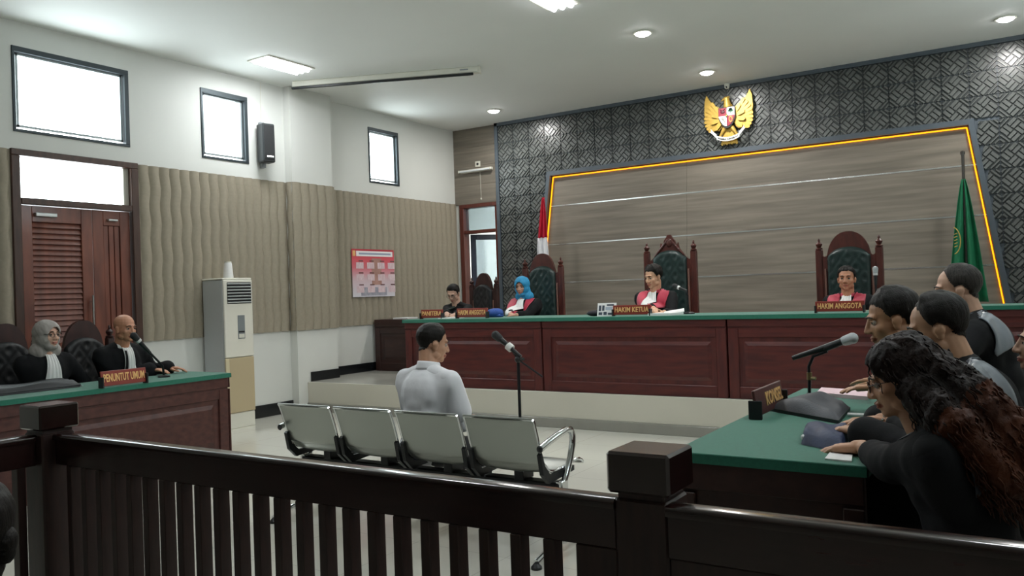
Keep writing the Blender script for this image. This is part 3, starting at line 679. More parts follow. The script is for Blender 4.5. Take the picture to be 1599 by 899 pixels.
# ---- dark wooden railing between the public and the court
RY, RZT = 1.845, .872
PL, PRX = (-3.475, 1.84), (-.822, 1.885)
def rail_post(c, h, label):
    t = thing('railing_post', label, 'post', (c[0], c[1], 0), 0, 'railing posts'); w = .068
    box('shaft', (-w, -w, 0), (w, w, h-.115), RAILV, t, .006); box('neck', (-w+.008, -w+.008, h-.115), (w-.008, w-.008, h-.10), RAILV, t)
    box('cap', (-w-.013, -w-.013, h-.10), (w+.013, w+.013, h), CAPW, t, .007); box('base', (-w-.012, -w-.012, 0), (w+.012, w+.012, .12), RAILV, t, .006)
rail_post(PL, .99, 'dark wooden railing post at the left corner, in front of the prosecutors'); rail_post(PRX, .99, 'dark wooden railing post in the middle foreground')
xa, xb = PL[0]+.068, PRX[0]-.068
t = thing('slatted_railing', 'long dark wooden railing section with upright slats in the foreground', 'railing', ((xa+xb)/2, RY, 0))
ox = (xa+xb)/2
rail_cap(t, xa-ox, xb-ox); box('top_board', (xa-ox, -.022, RZT-.125), (xb-ox, .022, RZT-.02), RAILW, t, .003)
box('bottom_board', (xa-ox, -.022, .05), (xb-ox, .022, .17), RAILW, t, .003); box('stile', (xb-ox-.115, -.021, .17), (xb-ox, .021, RZT-.125), RAILV, t, .003)
sm_ = MB().box((-.0165, -.023, .17), (.0165, .023, RZT-.125), .002).mesh('slat', RAILV); p = .1012; x = xb-.115-.045-.033
while x > xa+.03:
    o = obj('slat', sm_, t); o.location = (x-ox, 0, 0); x -= p
xc, xd = PRX[0]+.068, XR-.02; ox = (xc+xd)/2
t = thing('panel_railing', 'solid dark wooden railing section at the lower right', 'railing', (ox, RY-.01, 0))
rail_cap(t, xc-ox, xd-ox); box('top_board', (xc-ox, -.022, RZT-.125), (xd-ox, .022, RZT-.022), RAILW, t, .003)
box('bottom_board', (xc-ox, -.022, .05), (xd-ox, .022, .17), RAILW, t, .003)
n = 5; w = (xd-xc)/n
for k in range(n): box('panel_board', (xc-ox+k*w+.002, -.014, .17), (xc-ox+(k+1)*w-.002, .014, RZT-.125), RAILV, t, .003)
t = thing('side_railing', 'dark wooden railing running back from the left corner post', 'railing', (PL[0], .4, 0))
yl = PL[1]-.068-.4; b0 = -2.4
rail_cap(t, b0, yl, 'y'); box('top_board', (-.022, b0, RZT-.125), (.022, yl, RZT-.02), RAILW, t, .003); box('bottom_board', (-.022, b0, .05), (.022, yl, .17), RAILW, t, .003)
sm2 = MB().box((-.023, -.0165, .17), (.023, .0165, RZT-.125), .002).mesh('slat', RAILV); y = yl-.06
while y > b0+.05: o = obj('slat', sm2, t); o.location = (0, y, 0); y -= p

# ================================================================== chairs
def leather_pad(w, z0, z1, arch, y, mt, parent, name='back_pad'):
    m = MB()
    def top(x): return z1-arch*(abs(x)/(w/2))**2.4
    def fn(u, v):
        x = (u-.5)*w; zt = top(x); z = z0+(zt-z0)*v
        e = min(1, min(u, 1-u)/.08, min(v, 1-v)/.05); d = .045*math.sqrt(max(0, 1-(1-e)**2))
        a, b = (x/.075+z/.105), (x/.075-z/.105); d -= .012*e*(abs(math.cos(PI*a/2)*math.cos(PI*b/2))**6 + .5*max(abs(math.sin(PI*a/2)), abs(math.sin(PI*b/2)))**24)
        return (x, y-d, z)
    m.grid(fn, 30, 44); return m.build(name, mt, parent, 'all')
def court_chair(label, loc, rz, H=1.5, w=.62, wood=CHAIRW, crest='arch', group='tall carved court chairs', pad=LEATHER, low=False):
    t = thing('court_chair', label, 'chair', loc, rz, group)
    y0, y1 = .20, .255; ph = H-.17
    for s in (-1, 1):
        xx = s*(w/2-.035)
        box('post', (xx-.035, y0, 0), (xx+.035, y1, ph), wood, t, .008)
        MB().lathe([(.001, 0), (.034, 0), (.036, .012), (.018, .022), (.03, .04), (.034, .055), (.022, .07), (.010, .08), (.013, .092), (.009, .108), (.001, .115)], c=(xx, (y0+y1)/2, ph), n=16).build('finial', wood, t, True)
        m = MB(); m.tube([(xx, y0, .70), (xx, 0, .70), (xx, -.16, .69), (xx, -.22, .66)], [.028, .028, .03, .022], 10); m.build('armrest', wood, t, True)
        box('leg', (xx-.03, -.24, 0), (xx+.03, -.18, .66), wood, t, .006)
    box('seat', (-w/2+.04, -.26, .38), (w/2-.04, y0, .43), wood, t, .01)
    box('cushion', (-w/2+.06, -.25, .43), (w/2-.06, y0-.01, .49), pad, t, .025)
    iw = w/2-.07
    # crest board
    n = 24; pts = [(iw, ph-.42), (iw, ph-.09)]
    for k in range(n+1):
        x = iw-2*iw*k/n; u = abs(x)/iw
        if crest == 'arch': z = ph-.09+(.26 if u < 1 else 0)*max(0, 1-(u/.84)**2.3)**.6+ (0 if u < .84 else .025*(u-.84)/.16)
        else:
            z = ph-.09+.14*max(0, 1-(u/.9)**1.6)
            if u < .42: z = ph+.08+.02*math.cos(u*30)
            if u < .26: z = ph+.14+.015*math.cos(u*40)
            if u < .10: z = ph+.19
        pts.append((x, z))
    pts += [(-iw, ph-.09), (-iw, ph-.42)]
    MB().prism(pts, y0+.008, y1-.008).build('crest', wood, t)
    if crest != 'arch':
        m = MB()
        for s in (-1, 1):
            for k in range(4): a = .3+k*.45; m.cap((s*(.02+.03*k), y0+.006, ph+.13-.035*k), .016, (s*(.05+.04*k), y0+.004, ph+.09-.045*k), .010, 8)
        m.ell((0, y0+.004, ph+.10), (.035, .014, .05), 12); m.build('carving', wood, t, True)
    m = MB(); m.box((-iw, y0+.008, .43), (iw, y1-.008, ph-.42)); m.build('back_board', wood, t)
    for s in (-1, 1): box('inner_strip', (s*(w*.335), y0-.008, .5), (s*(w*.335+.018), y0+.01, ph-.2), mat('pale_inlay', '#7c5a50', .4), t, .003)
    leather_pad(w*.64, .5, ph+.015, .09, y0+.008, pad, t)
    return t

# ---- four-seat steel waiting bench
CX0, CX1, CY, CZ = -4.06, -2.18, 3.57, .736
t = thing('steel_seat_row', 'four-seat perforated steel waiting bench with chrome armrests', 'bench', ((CX0+CX1)/2, CY, 0))
half = (CX1-CX0)/2; pitch = (CX1-CX0+.035)/4; sw = pitch-.045
prof = [(0.0, CZ), (.012, CZ-.012), (.05, CZ-.12), (.085, CZ-.24), (.105, .49), (.13, .455), (.19, .432), (.32, .442), (.44, .458), (.50, .45), (.53, .42)]
def shell_mesh():
    m = MB(); P = []
    for i in range(len(prof)-1):
        for k in range(4): u = k/4; P.append((prof[i][0]*(1-u)+prof[i+1][0]*u, prof[i][1]*(1-u)+prof[i+1][1]*u))
    P.append(prof[-1])
    P = [(sum(P[min(max(i+d, 0), len(P)-1)][0] for d in (-2, -1, 0, 1, 2))/5, sum(P[min(max(i+d, 0), len(P)-1)][1] for d in (-2, -1, 0, 1, 2))/5) for i in range(len(P))]
    nx = 10
    for side, off in ((0, 0), (1, -.004)):
        o_ = len(m.v)
        vs = []; 
        for (y, z) in P:
            for k in range(nx+1):
                u = k/nx; x = (u-.5)*sw; dish = .018*(1-(2*u-1)**2); vs.append((x, y-dish*(1 if z > .47 else 0)+ (0), z+off-(.012*(1-(2*u-1)**2) if z <= .47 else 0)))
        fs = [(j*(nx+1)+k, j*(nx+1)+k+1, (j+1)*(nx+1)+k+1, (j+1)*(nx+1)+k) for j in range(len(P)-1) for k in range(nx)]
        m.add(vs, fs if side == 0 else [f[::-1] for f in fs])
    me = m.mesh('seat_shell', STEEL, 'all'); return me, P
SM, SP = shell_mesh()
rim = MB()
for s in (-1, 1): rim.tube([(s*sw/2, y, z) for y, z in SP[1::2]], .008, 8)
rim.tube([(-sw/2, 0.002, CZ-.002), (sw/2, .002, CZ-.002)], .009, 8); rim.tube([(-sw/2, SP[-1][0], SP[-1][1]), (sw/2, SP[-1][0], SP[-1][1])], .009, 8)
RM = rim.mesh('shell_rim', CHROME, True)
brk = MB()
brk.prism([(.065, .555), (.095, .475), (.15, .425), (.40, .432), (.40, .405), (.13, .385), (.072, .44), (.05, .545)], -.012, .012, 'x')
BM_ = brk.mesh('bracket', BLACKM)
for k in range(4):
    x = -half+sw/2+k*pitch
    o = obj('seat_shell', SM, t); o.location = (x, 0, 0); r_ = obj('shell_rim', RM, o)
    for e_ in (-1, 1): b = obj('bracket', BM_, o); b.location = (e_*sw/2, 0, 0)
    m = MB(); m.box((-.03, .19, .37), (.03, .30, .425), .004); s_ = m.build('seat_clamp', BLACKM, o)
m = MB(); m.box((-half-.02, .195, .30), (half+.02, .275, .375), .008); m.build('beam', BLACKM, t)
for s in (-1, 1):
    xx = s*(half+.015)
    m = MB(); m.box((xx-.02, .20, .30), (xx+.02, .27, .385), .004).tube([(xx, .22, .32), (xx, .22, .06)], .026, 12).tube([(xx, -.05, .03), (xx, .1, .065), (xx, .22, .07), (xx, .36, .065), (xx, .50, .03)], .018, 10); m.build('leg_frame', CHROME, t, True)
    for y in (-.05, .50): MB().lathe([(.001, 0), (.028, 0), (.028, .012), (.012, .03), (.001, .03)], c=(xx, y, 0), n=14).build('foot', BLACKP, t, True)
    arm = []
    for k in range(13):
        a = R(200-k*20); arm.append((xx, .235+.0+.085*math.cos(a) if 3 < k < 99 else .235, .50))
    path = [(xx, .02, .585), (xx, .10, .605), (xx, .20, .625), (xx, .30, .64), (xx, .345, .635), (xx, .37, .60), (xx, .365, .55), (xx, .335, .48), (xx, .29, .41), (xx, .25, .36), (xx, .235, .31)]
    m = MB(); m.tube(path, .018, 12); m.build('armrest', CHROME, t, True); MB().ell((xx, .02, .585), (.019, .01, .019), 12).build('end_plug', BLACKP, t, True)

# ================================================================== name signs
def sign(label, text, loc, rz, L, H, board=SIGN, group='desk name signs', lean=R(8), tsz=None, tcol=GOLDT, shift=0.0, full=.9):
    t = thing('name_sign', label, 'sign', loc, rz, group)
    b = MB().box((-L/2, -.007, .012), (L/2, .007, .012+H), .003).build('board', board, t); b.rotation_euler = (-lean, 0, 0)
    for s in (-1, 1): box('stand', (s*(L/2-.004)-.007, -.022, 0), (s*(L/2-.004)+.007, .04, H*.72), BLACKP, t, .003)
    tm = text_mesh(text, H*.72, .004, tcol); xs = [v.co.x for v in tm.vertices]; w = max(xs)-min(xs); k = min(1.25, L*full/w)
    for v in tm.vertices: v.co.x *= k
    o = obj('lettering', tm, b); o.rotation_euler = (PI/2, 0, 0); o.location = (shift, -.0085, .012+H/2)
    return t
def jsign(label, text, x0, x1, yb, hpx, **kw):
    a, b = at(x0, yb, Y=BY+.12), at(x1, yb, Y=BY+.12); L = b.x-a.x; top = at(x0, yb-hpx, Y=BY+.12)
    return sign(label, text, ((a.x+b.x)/2, BY+.12, BT), 0, L, top.z-a.z, **kw)
jsign('red-brown sign reading PANITERA in front of the clerk', 'PANITERA', 657, 691, 497, 13)
jsign('red-brown sign reading HAKIM ANGGOTA left of the blue headscarf judge', 'HAKIM ANGGOTA', 713, 761, 496, 14)
jsign('red-brown sign reading HAKIM KETUA in front of the middle judge', 'HAKIM KETUA', 957, 1016, 492, 15)
jsign('red-brown sign reading HAKIM ANGGOTA in front of the right judge', 'HAKIM ANGGOTA', 1273, 1350, 487, 16)
a, b = at(154, 606, Z=TZ), at(234, 598, Z=TZ)
sign('red-brown sign reading PENUNTUT UMUM on the left desk', 'PENUNTUT UMUM', ((a.x+b.x)/2, (a.y+b.y)/2, TZ), PI/2, b.y-a.y, .115)
a, b = at(1163, 655, Z=TZ), at(1203, 633, Z=TZ)
sign('dark brown sign with gold letters at the edge of the defence desk', 'KONSEL', (DX0+.07, (a.y+b.y)/2, TZ), PI/2, (b.y-a.y)*.95, .12, board=SIGND, full=.62, shift=.07)

# ================================================================== microphones
def mic_body(m, p, d, L=.17, r=.013):
    """hand microphone: grille at p, body running along -d"""
    d = Vector(d).normalized(); p = Vector(p)
    return p, p-d*L
def microphone(t, p, d, L=.17, silver=True, ring=True, big=1.0):
    d = Vector(d).normalized(); p = Vector(p)
    MB().tube([p-d*.035*big, p-d*.14*big, p-d*L*big], [.016*big, .012*big, .010*big], 12).build('mic_body', BLACKP, t, True)
    g = MB(); g.cap(p-d*.030*big, .021*big, p, .024*big, 14); g.build('mic_grille', mat('mic_grille_silver', '#a9adb0', .35, .8, bump=.5, bscale=600) if silver else mat('mic_grille_black', '#1c1e20', .6, bump=.5, bscale=600), t, True)
    if ring: MB().tube([p-d*.036*big, p-d*.056*big], .0195*big, 12).build('collar_ring', mat('mic_ring', '#d4d6d6', .3, .5), t, True)
# floor stand in front of the man in white
b = at(812, 648, Y=4.75); px, py = b.x, 4.75; j = at(809, 561, Y=py); hd = at(774, 523, Y=py); tl = at(847, 588, Y=py); rg = at(796, 542, Y=py)
t = thing('floor_mic_stand', 'black floor microphone stand with boom in front of the man in white', 'microphone stand', (px, py, 0))
o_ = Vector((px, py, 0))
MB().tube([(0, 0, .02), (j.x-px, 0, j.z)], .011, 10).build('pole', BLACKM, t, True); MB().tube([rg-o_, j-o_, tl-o_], .007, 8).build('boom', BLACKM, t, True)
m = MB(); m.ell(j-o_, (.024, .024, .024), 12).tube([(j.x-px, 0, j.z), (j.x-px+.05, -.01, j.z+.004)], .010, 8); m.build('joint', BLACKP, t, True)
for k in range(3): a = R(30+120*k); MB().tube([(0, 0, .16), (.14*math.cos(a), .14*math.sin(a), .06), (.26*math.cos(a), .26*math.sin(a), .008)], .009, 8).build('leg', BLACKM, t, True)
microphone(t, hd-o_, (hd-rg), .20, False, False, 1.25)
mm = MB(); q0 = rg-o_; dd = (hd-rg).normalized(); mm.tube([q0-dd*.02, q0+dd*.02], .028, 12); mm.build('white_clip', mat('mic_clip_white', '#dadcd8', .4), t, True)
# defence desk
b = at(1264, 622, Z=TZ); o_ = Vector((b.x, b.y, TZ)); e1 = at(1264, 590, Y=b.y); e2 = at(1263, 572, Y=b.y); e3 = at(1270, 556, Y=b.y); e4 = at(1292, 548, Y=b.y); g = at(1331, 528, Y=b.y)
t = thing('desk_mic_stand', 'black desk microphone stand with silver-headed microphone on the defence desk', 'microphone stand', o_)
MB().lathe([(.001, 0), (.07, 0), (.072, .008), (.02, .018), (.012, .03), (.001, .03)], n=24).build('base', BLACKM, t, True)
MB().tube([(0, 0, .02), e1-o_, e2-o_, e3-o_, e4-o_], .009, 10).build('pole', BLACKM, t, True)
m = MB(); m.tube([e1-o_+Vector((0, 0, -.01)), e1-o_+Vector((0, 0, .03))], .014, 10).tube([e1-o_, e1-o_+Vector((.035, -.01, 0))], .009, 8); m.build('clamp_knob', mat('brass_knob', '#7b6a4a', .4, .6), t, True)
microphone(t, g-o_, (g-at(1262, 551, Y=b.y)), .26, True, False, 1.25)
m = MB(); c_ = at(1290, 543, Y=b.y)-o_; m.cap(c_, .019, at(1306, 537, Y=b.y)-o_, .02, 10); m.build('mic_holder', BLACKP, t, True)
# middle judge: gooseneck
def goose(label, pts, tipdir, base, ring=True, silver=False, group=None):
    o_ = Vector(base); t = thing('gooseneck_mic', label, 'microphone', o_, 0, group)
    MB().lathe([(.001, 0), (.055, 0), (.055, .012), (.03, .022), (.001, .024)], n=20).build('base', BLACKM, t, True)
    P_ = [Vector((0, 0, .02))]+[p-o_ for p in pts]; MB().tube(P_, .007, 8).build('neck', BLACKM, t, True)
    microphone(t, P_[-1]+Vector(tipdir)*.12, tipdir, .13, silver, ring); return t
jy = BY+.42
goose('black gooseneck microphone in front of the middle judge', [at(1075, 478, Y=jy), at(1074, 462, Y=jy), at(1070, 453, Y=jy)], (at(1060, 449, Y=jy)-at(1070, 453, Y=jy)).normalized(), (at(1076, 485, Y=jy).x, jy, BT))
rj = goose('upright black microphone with white band right of the right judge', [at(1369, 470, Y=jy), at(1368, 452, Y=jy), at(1367.5, 441, Y=jy)], (0, 0, 1), (at(1370, 484, Y=jy).x, jy, BT), True, True)
# bald prosecutor: boom microphone
bb = at(256, 588, X=PDX-.30); bb.z = TZ; o_ = Vector(bb); h_ = at(209, 524, X=PDX-.30); r1 = at(226, 542, X=PDX-.30); r2 = at(254, 571, X=PDX-.30)
t = thing('boom_mic', 'black microphone on a slanting boom at the mouth of the bald prosecutor', 'microphone', o_)
MB().lathe([(.001, 0), (.05, 0), (.05, .01), (.02, .02), (.001, .022)], n=20).build('base', BLACKM, t, True)
MB().tube([(0, 0, .02), r2-o_, r1-o_], .010, 8).build('boom', BLACKM, t, True); microphone(t, h_-o_, (h_-r1), .17, False, True, 1.25)

# ================================================================== flags
def drape(name, mt, parent, z0, z1, w0, w1, folds, amp, shift=(0, 0), ph=0, lean=0.0):
    m = MB()
    def fn(u, v):
        z = z0+(z1-z0)*v; w = w0+(w1-w0)*v**.8; k = amp*(.25+v)
        return (lean*v+(u-.5)*w+shift[0], k*math.sin(folds*2*PI*u+ph+.6*v)+shift[1]-.02, z)
    m.grid(fn, 40, 16); o = m.build(name, mt, parent, 'all'); s = o.modifiers.new('thickness', 'SOLIDIFY'); s.thickness = .004; return o
FY = YB-.35
tp = at(849, 307, Y=FY); t = thing('national_flag', 'red and white flag hanging furled on its pole left of the recess', 'flag', (tp.x, FY, PZ))
H1 = tp.z-PZ
MB().tube([(0, 0, .03), (0, 0, H1)], .014, 10).build('pole', mat('flag_pole_wood', '#3c2a1e', .4), t, True); MB().lathe([(.001, 0), (.15, 0), (.15, .02), (.03, .05), (.001, .05)], n=20).build('base', BLACKM, t, True)
zr = at(845, 372, Y=FY).z-PZ
drape('red_half', REDC, t, H1-.015, zr, .03, .17, 2.5, .03, lean=-.035); drape('white_half', WHITEC, t, zr+.01, zr-.85, .165, .26, 2.5, .045, (-.035, 0))
tp = at(1503, 237, Y=FY); t = thing('green_flag', 'dark green flag hanging furled on its pole at the right of the recess', 'flag', (tp.x, FY, PZ)); H1 = tp.z-PZ
MB().tube([(0, 0, .03), (0, 0, H1)], .016, 10).build('pole', mat('dark_pole', '#2a2620', .4), t, True); MB().lathe([(.001, 0), (.15, 0), (.15, .02), (.03, .05), (.001, .05)], n=20).build('base', BLACKM, t, True)
MB().lathe([(.001, 0), (.024, 0), (.024, .03), (.014, .04), (.001, .045)], c=(0, 0, H1-.03), n=12).build('pole_tip', mat('dark_pole', '#2a2620', .4), t, True)
zt_ = at(1500, 280, Y=FY).z-PZ
drape('flag_cloth', GREENF, t, zt_, .75, .035, .40, 2.5, .05, (.0, 0), .4)
m = MB(); cz = at(1494, 376, Y=FY).z-PZ; cx = at(1489, 376, Y=FY).x-tp.x
ring = [(cx+.075*math.cos(a), -.085-.01*math.sin(a), cz+.15*math.sin(a)) for a in [R(-80+k*10) for k in range(17)]]
m.tube(ring, .006, 6)
for k in range(-2, 3): m.tube([(cx+.012, -.085, cz+k*.035), (cx+.045, -.085, cz+k*.035+.012)], .005, 6)
m.build('gold_crest', mat('flag_gold', '#b39a4e', .5, .3), t, True)

# ================================================================== small things on the desks
def flat(name, label, cat, mt, pts, z, th, group=None, c=.002):
    c_ = sum((Vector(p) for p in pts), Vector())/len(pts); m = MB(); m.prism([(p[0]-c_.x, p[1]-c_.y) for p in pts], 0, th, 'z'); o = m.build(name, mt); o.location = (c_.x, c_.y, z); return tag(o, label, cat, group)
def quad(pix, Z): return [at(x, y, Z=Z) for x, y in pix]
# small white card with dark marks and papers before the middle judge
cy = BY+.16; a, b = at(933, 492, Y=cy), at(957, 492, Y=cy); w = (b.x-a.x)+.03; h = at(936, 471, Y=cy).z-a.z
t = thing('white_card', 'upright white card with dark printed marks left of the HAKIM KETUA sign', 'card', ((a.x+b.x)/2+.012, cy, BT)); cb = box('card', (-w/2, 0, 0), (w/2, .006, h), PAPER, t); cb.rotation_euler = (R(-14), 0, R(4))
INK = mat('dark_ink', '#3c4250', .6)
for x0, z0, x1, z1 in ((-.42, .40, -.30, .82), (-.24, .42, -.12, .82), (-.42, .10, -.22, .30), (-.16, .10, .02, .32), (.08, .1, .34, .26), (0, .78, .38, .9), (-.06, .46, .3, .70)):
    box('printed_mark', (x0*w, -.002, z0*h), (x1*w, .001, z1*h), INK if (x0, z0) != (-.06, .46) else mat('pale_ink', '#aeb6c4', .6), cb)
box('rest', (-.02, 0.004, 0), (.02, .05, .006), PAPER, cb)
t = thing('dark_pouch', 'small dark object lying left of the white card on the bench', 'pouch', (at(925, 489, Y=cy).x, cy+.05, BT)); m = MB(); m.ell((0, 0, .03), (.09, .05, .03), 14).cap((.03, 0, .04), .025, (.08, 0, .075), .012, 10); m.build('bundle', mat('dark_cloth_bundle', '#26232a', .8), t, True)
flat('paper_sheet', 'white papers under the hand of the middle judge', 'paper', PAPER, [Vector((at(1018, 490, Y=BY+.2).x, BY+.1, 0)), Vector((at(1052, 490, Y=BY+.2).x, BY+.12, 0)), Vector((at(1058, 490, Y=BY+.2).x, BY+.36, 0)), Vector((at(1020, 490, Y=BY+.2).x, BY+.34, 0))], BT, .022)
o = MB().box((-.10, -.08, 0), (.10, .08, .008), .002).build('open_booklet', PAPER); o.location = (at(1045, 486, Y=BY+.3).x, BY+.43, BT+.02); o.rotation_euler = (R(10), R(-8), R(20)); tag(o, 'tilted white booklet beside the papers of the middle judge', 'booklet')
flat('paper_sheet', 'white paper in front of the clerk beside the PANITERA sign', 'paper', PAPER, [Vector((at(692, 490, Y=BY+.2).x, BY+.1, 0)), Vector((at(712, 490, Y=BY+.2).x, BY+.1, 0)), Vector((at(712, 490, Y=BY+.2).x, BY+.36, 0)), Vector((at(692, 490, Y=BY+.2).x, BY+.36, 0))], BT, .012)
flat('paper_sheet', 'white sheet on the dark cabinet by the left wall', 'paper', PAPER, [Vector((-7.62, 8.80, 0)), Vector((-7.36, 8.80, 0)), Vector((-7.36, 9.02, 0)), Vector((-7.62, 9.02, 0))], PZ+.715, .02)
bl = at(770, 488, Y=BY+.35); t = thing('blue_bag', 'small blue bag on the bench right of the left HAKIM ANGGOTA sign', 'bag', (bl.x, BY+.38, BT)); m = MB(); m.ell((0, 0, .045), (.11, .07, .055), 16).ell((.04, 0, .05), (.07, .06, .05), 14).box((-.09, -.05, 0), (.1, .05, .04), .015); m.build('pouch', mat('blue_cloth', '#2b4f9a', .7, var=.15, vscale=10), t, True); m = MB(); m.tube([(-.1, 0, .05), (-.125, 0, .075), (-.12, .0, .03)], .008, 8); m.build('strap', mat('pale_strap', '#c9ccd6', .6), t, True)
# prosecutors: folded black cloth
t = thing('folded_robe', 'folded black cloth lying on the left desk before the woman in grey headscarf', 'cloth', (PDX-.17, PDY0+.88, TZ))
pc = at(55, 604, Z=TZ+.03); t.location = (pc.x-.02, pc.y-.02, TZ)
m = MB()
def fold(u, v):
    x = (u-.5)*.24; y = (v-.5)*.66; e = min(1, min(u, 1-u)/.18)*min(1, min(v, 1-v)/.07); return (x, y, .004+.055*e**.5*(1+.12*math.sin(9*v+3*u))+.008*math.sin(22*u+4*v)*e)
m.grid(fold, 18, 40); fo = m.build('top_layer', mat('black_satin', '#16181c', .45, var=.2, vscale=6), t, 'all'); box('under_layer', (-.118, -.325, 0), (.118, .325, .03), mat('black_satin', '#16181c', .45), t, .012)
# defence desk: grey bag, navy pouch, folders, marker, cards
bg = [at(1199, 641, Z=TZ), at(1262, 626, Z=TZ), at(1328, 640, Z=TZ), at(1310, 662, Z=TZ)]
c_ = sum(bg, Vector())/4; t = thing('document_bag', 'soft black document bag lying flat on the defence desk', 'bag', (c_.x, c_.y, TZ))
m = MB()
def bag(u, v):
    p = bg[0].lerp(bg[3], u).lerp(bg[1].lerp(bg[2], u), v)-c_; e = min(1, min(u, 1-u)/.12)*min(1, min(v, 1-v)/.15); return (p.x, p.y, .012+.035*e**.6+.028*math.exp(-((u-.45)/.25)**2)*e)
m.grid(bag, 24, 20); m.build('flap', mat('bag_charcoal', '#3a3d44', .55, bump=.15, bscale=120), t, 'all')
m = MB(); m.prism([(p.x-c_.x, p.y-c_.y) for p in (bg[0], bg[3], bg[2], bg[1])], 0, .016, 'z'); m.build('bag_body', mat('bag_black', '#1c1d20', .5), t)
m = MB(); m.tube([at(1200+k*13.5, 645+k*2.1, Z=TZ+.018)-c_-Vector((0, 0, TZ)) for k in range(9)], .005, 6); m.build('zip', BLACKM, t, True)
bg2 = [at(1251, 694, Z=TZ), at(1318, 708, Z=TZ), at(1330, 676, Z=TZ), at(1256, 674, Z=TZ)]
c2 = sum(bg2, Vector())/4; t = thing('navy_pouch', 'navy blue pouch under the hand on the defence desk', 'pouch', (c2.x, c2.y, TZ))
m = MB()
def pouch(u, v):
    p = bg2[0].lerp(bg2[1], u).lerp(bg2[3].lerp(bg2[2], u), v)-c2; e = min(1, min(u, 1-u)/.1)*min(1, min(v, 1-v)/.2); return (p.x, p.y, .002+.05*e**.4+.006*math.sin(10*u+6*v)*e)
m.grid(pouch, 22, 16); m.build('pouch_body', mat('navy_cloth', '#1c2a4a', .6, var=.2, vscale=12, bump=.2, bscale=60), t, 'all'); MB().box((bg2[0].x-c2.x-.004, bg2[0].y-c2.y+.01, .015), (bg2[0].x-c2.x+.016, bg2[0].y-c2.y+.04, .035), .005).build('zip_end', PAPER, t)
pf = quad([(1275, 618), (1356, 625), (1356, 615), (1283, 610)], TZ); flat('pink_folder', 'pale pink paper folder on the far part of the defence desk', 'folder', PINKP, pf, TZ, .02)
o = MB().tube([at(1324, 647, Z=TZ+.012), at(1357, 649, Z=TZ+.012)], .009, 10).build('white_marker', PAPER, None, True); tag(o, 'white marker pen lying behind the black bag', 'pen')
flat('note_paper', 'small white note under the nearest hand on the defence desk', 'paper', PAPER, quad([(1288, 718), (1330, 722), (1332, 706), (1300, 703)], TZ), TZ, .006)

# ================================================================== chairs in place
court_chair('tall carved chair with arched top behind the blue headscarf judge', (at(848, 400, Y=8.83).x, 8.62, PZ), R(5), 1.50, .56)
court_chair('tallest carved chair with pointed crest behind the middle judge', (at(1047, 400, Y=8.83).x, 8.62, PZ), R(3), 1.60, .62, crest='carved')
court_chair('tall carved chair with arched top behind the right judge', (at(1325, 400, Y=8.83).x, 8.62, PZ), 0, 1.53, .64)
court_chair('dark arched chair beside the clerk, in front of the back doorway', (at(748, 450, Y=9.2).x, 9.05, PZ), R(-8), 1.31, .52, wood=CHAIRD, pad=mat('black_leather', '#17191b', .45))
PCH = PDX-PDW-.62
for px_, py_, lab in ((128, 500, 'dark arched chair behind the bald prosecutor'), (6, 505, 'dark arched chair at the left edge behind the woman in grey headscarf')):
    q_ = at(px_, py_, X=PCH); court_chair(lab, (q_.x+.23, q_.y, 0), PI/2, q_.z, .58, wood=CHAIRD, pad=mat('black_leather', '#17191b', .45))
# ================================================================== people
def remesh(mb, voxel, it=3, fac=.5):
    me = bpy.data.meshes.new('tmp'); me.from_pydata([tuple(v) for v in mb.v], [], mb.f); bm = bmesh.new(); bm.from_mesh(me); bmesh.ops.recalc_face_normals(bm, faces=bm.faces); bm.to_mesh(me); bm.free()
    o = bpy.data.objects.new('tmp', me); COL.objects.link(o)
    r = o.modifiers.new('r', 'REMESH'); r.mode = 'VOXEL'; r.voxel_size = voxel
    s = o.modifiers.new('s', 'SMOOTH'); s.factor = fac; s.iterations = it
    m2 = bpy.data.meshes.new_from_object(o.evaluated_get(bpy.context.evaluated_depsgraph_get()))
    n = len(m2.vertices); V = np.empty(n*3); m2.vertices.foreach_get('co', V); V = V.reshape(-1, 3)
    F = np.empty(len(m2.polygons)*4, dtype=np.int64)
    if len(m2.loops) == len(F): m2.polygons.foreach_get('vertices', F); F = F.reshape(-1, 4)
    else: F = np.array([list(p.vertices)[:4] if len(p.vertices) >= 4 else list(p.vertices)+[p.vertices[-1]] for p in m2.polygons])
    bpy.data.objects.remove(o); bpy.data.meshes.remove(me); bpy.data.meshes.remove(m2)
    return V, F
def normals(V, F):
    n = np.cross(V[F[:, 2]]-V[F[:, 0]], V[F[:, 3]]-V[F[:, 1]]); N = np.zeros_like(V)
    for k in range(4): np.add.at(N, F[:, k], n)
    return N/np.maximum(np.linalg.norm(N, axis=1, keepdims=True), 1e-12)
def np_mesh(name, V, F, mats, mi=None):
    me = bpy.data.meshes.new(name); me.from_pydata(V.tolist(), [], F.tolist())
    for m in mats: me.materials.append(m)
    if mi is not None: me.polygons.foreach_set('material_index', np.asarray(mi, dtype=np.int32))
    me.polygons.foreach_set('use_smooth', np.ones(len(F), dtype=bool)); me.update(); return me
def cut(V, F, keep):
    F = F[keep]; u, inv = np.unique(F, return_inverse=True); return V[u], inv.reshape(F.shape), u
def wob(V, f=9.0, seed=0.0):
    x, y, z = V[:, 0]+seed, V[:, 1]+seed*.7, V[:, 2]
    return (np.sin(f*x+1.3*np.sin(f*.7*z+seed))*np.cos(f*.8*y+seed)+.6*np.sin(f*2.1*y+f*1.1*z+2*seed)*np.cos(f*1.7*x)+.4*np.sin(f*3.3*x-f*.9*z))/2
SKINS = {}
def skin(c):
    if c not in SKINS:
        m = mat('skin_'+c[1:], c, .48, var=.07, vscale=25, bump=.03, bscale=200); SKINS[c] = m
    return SKINS[c]
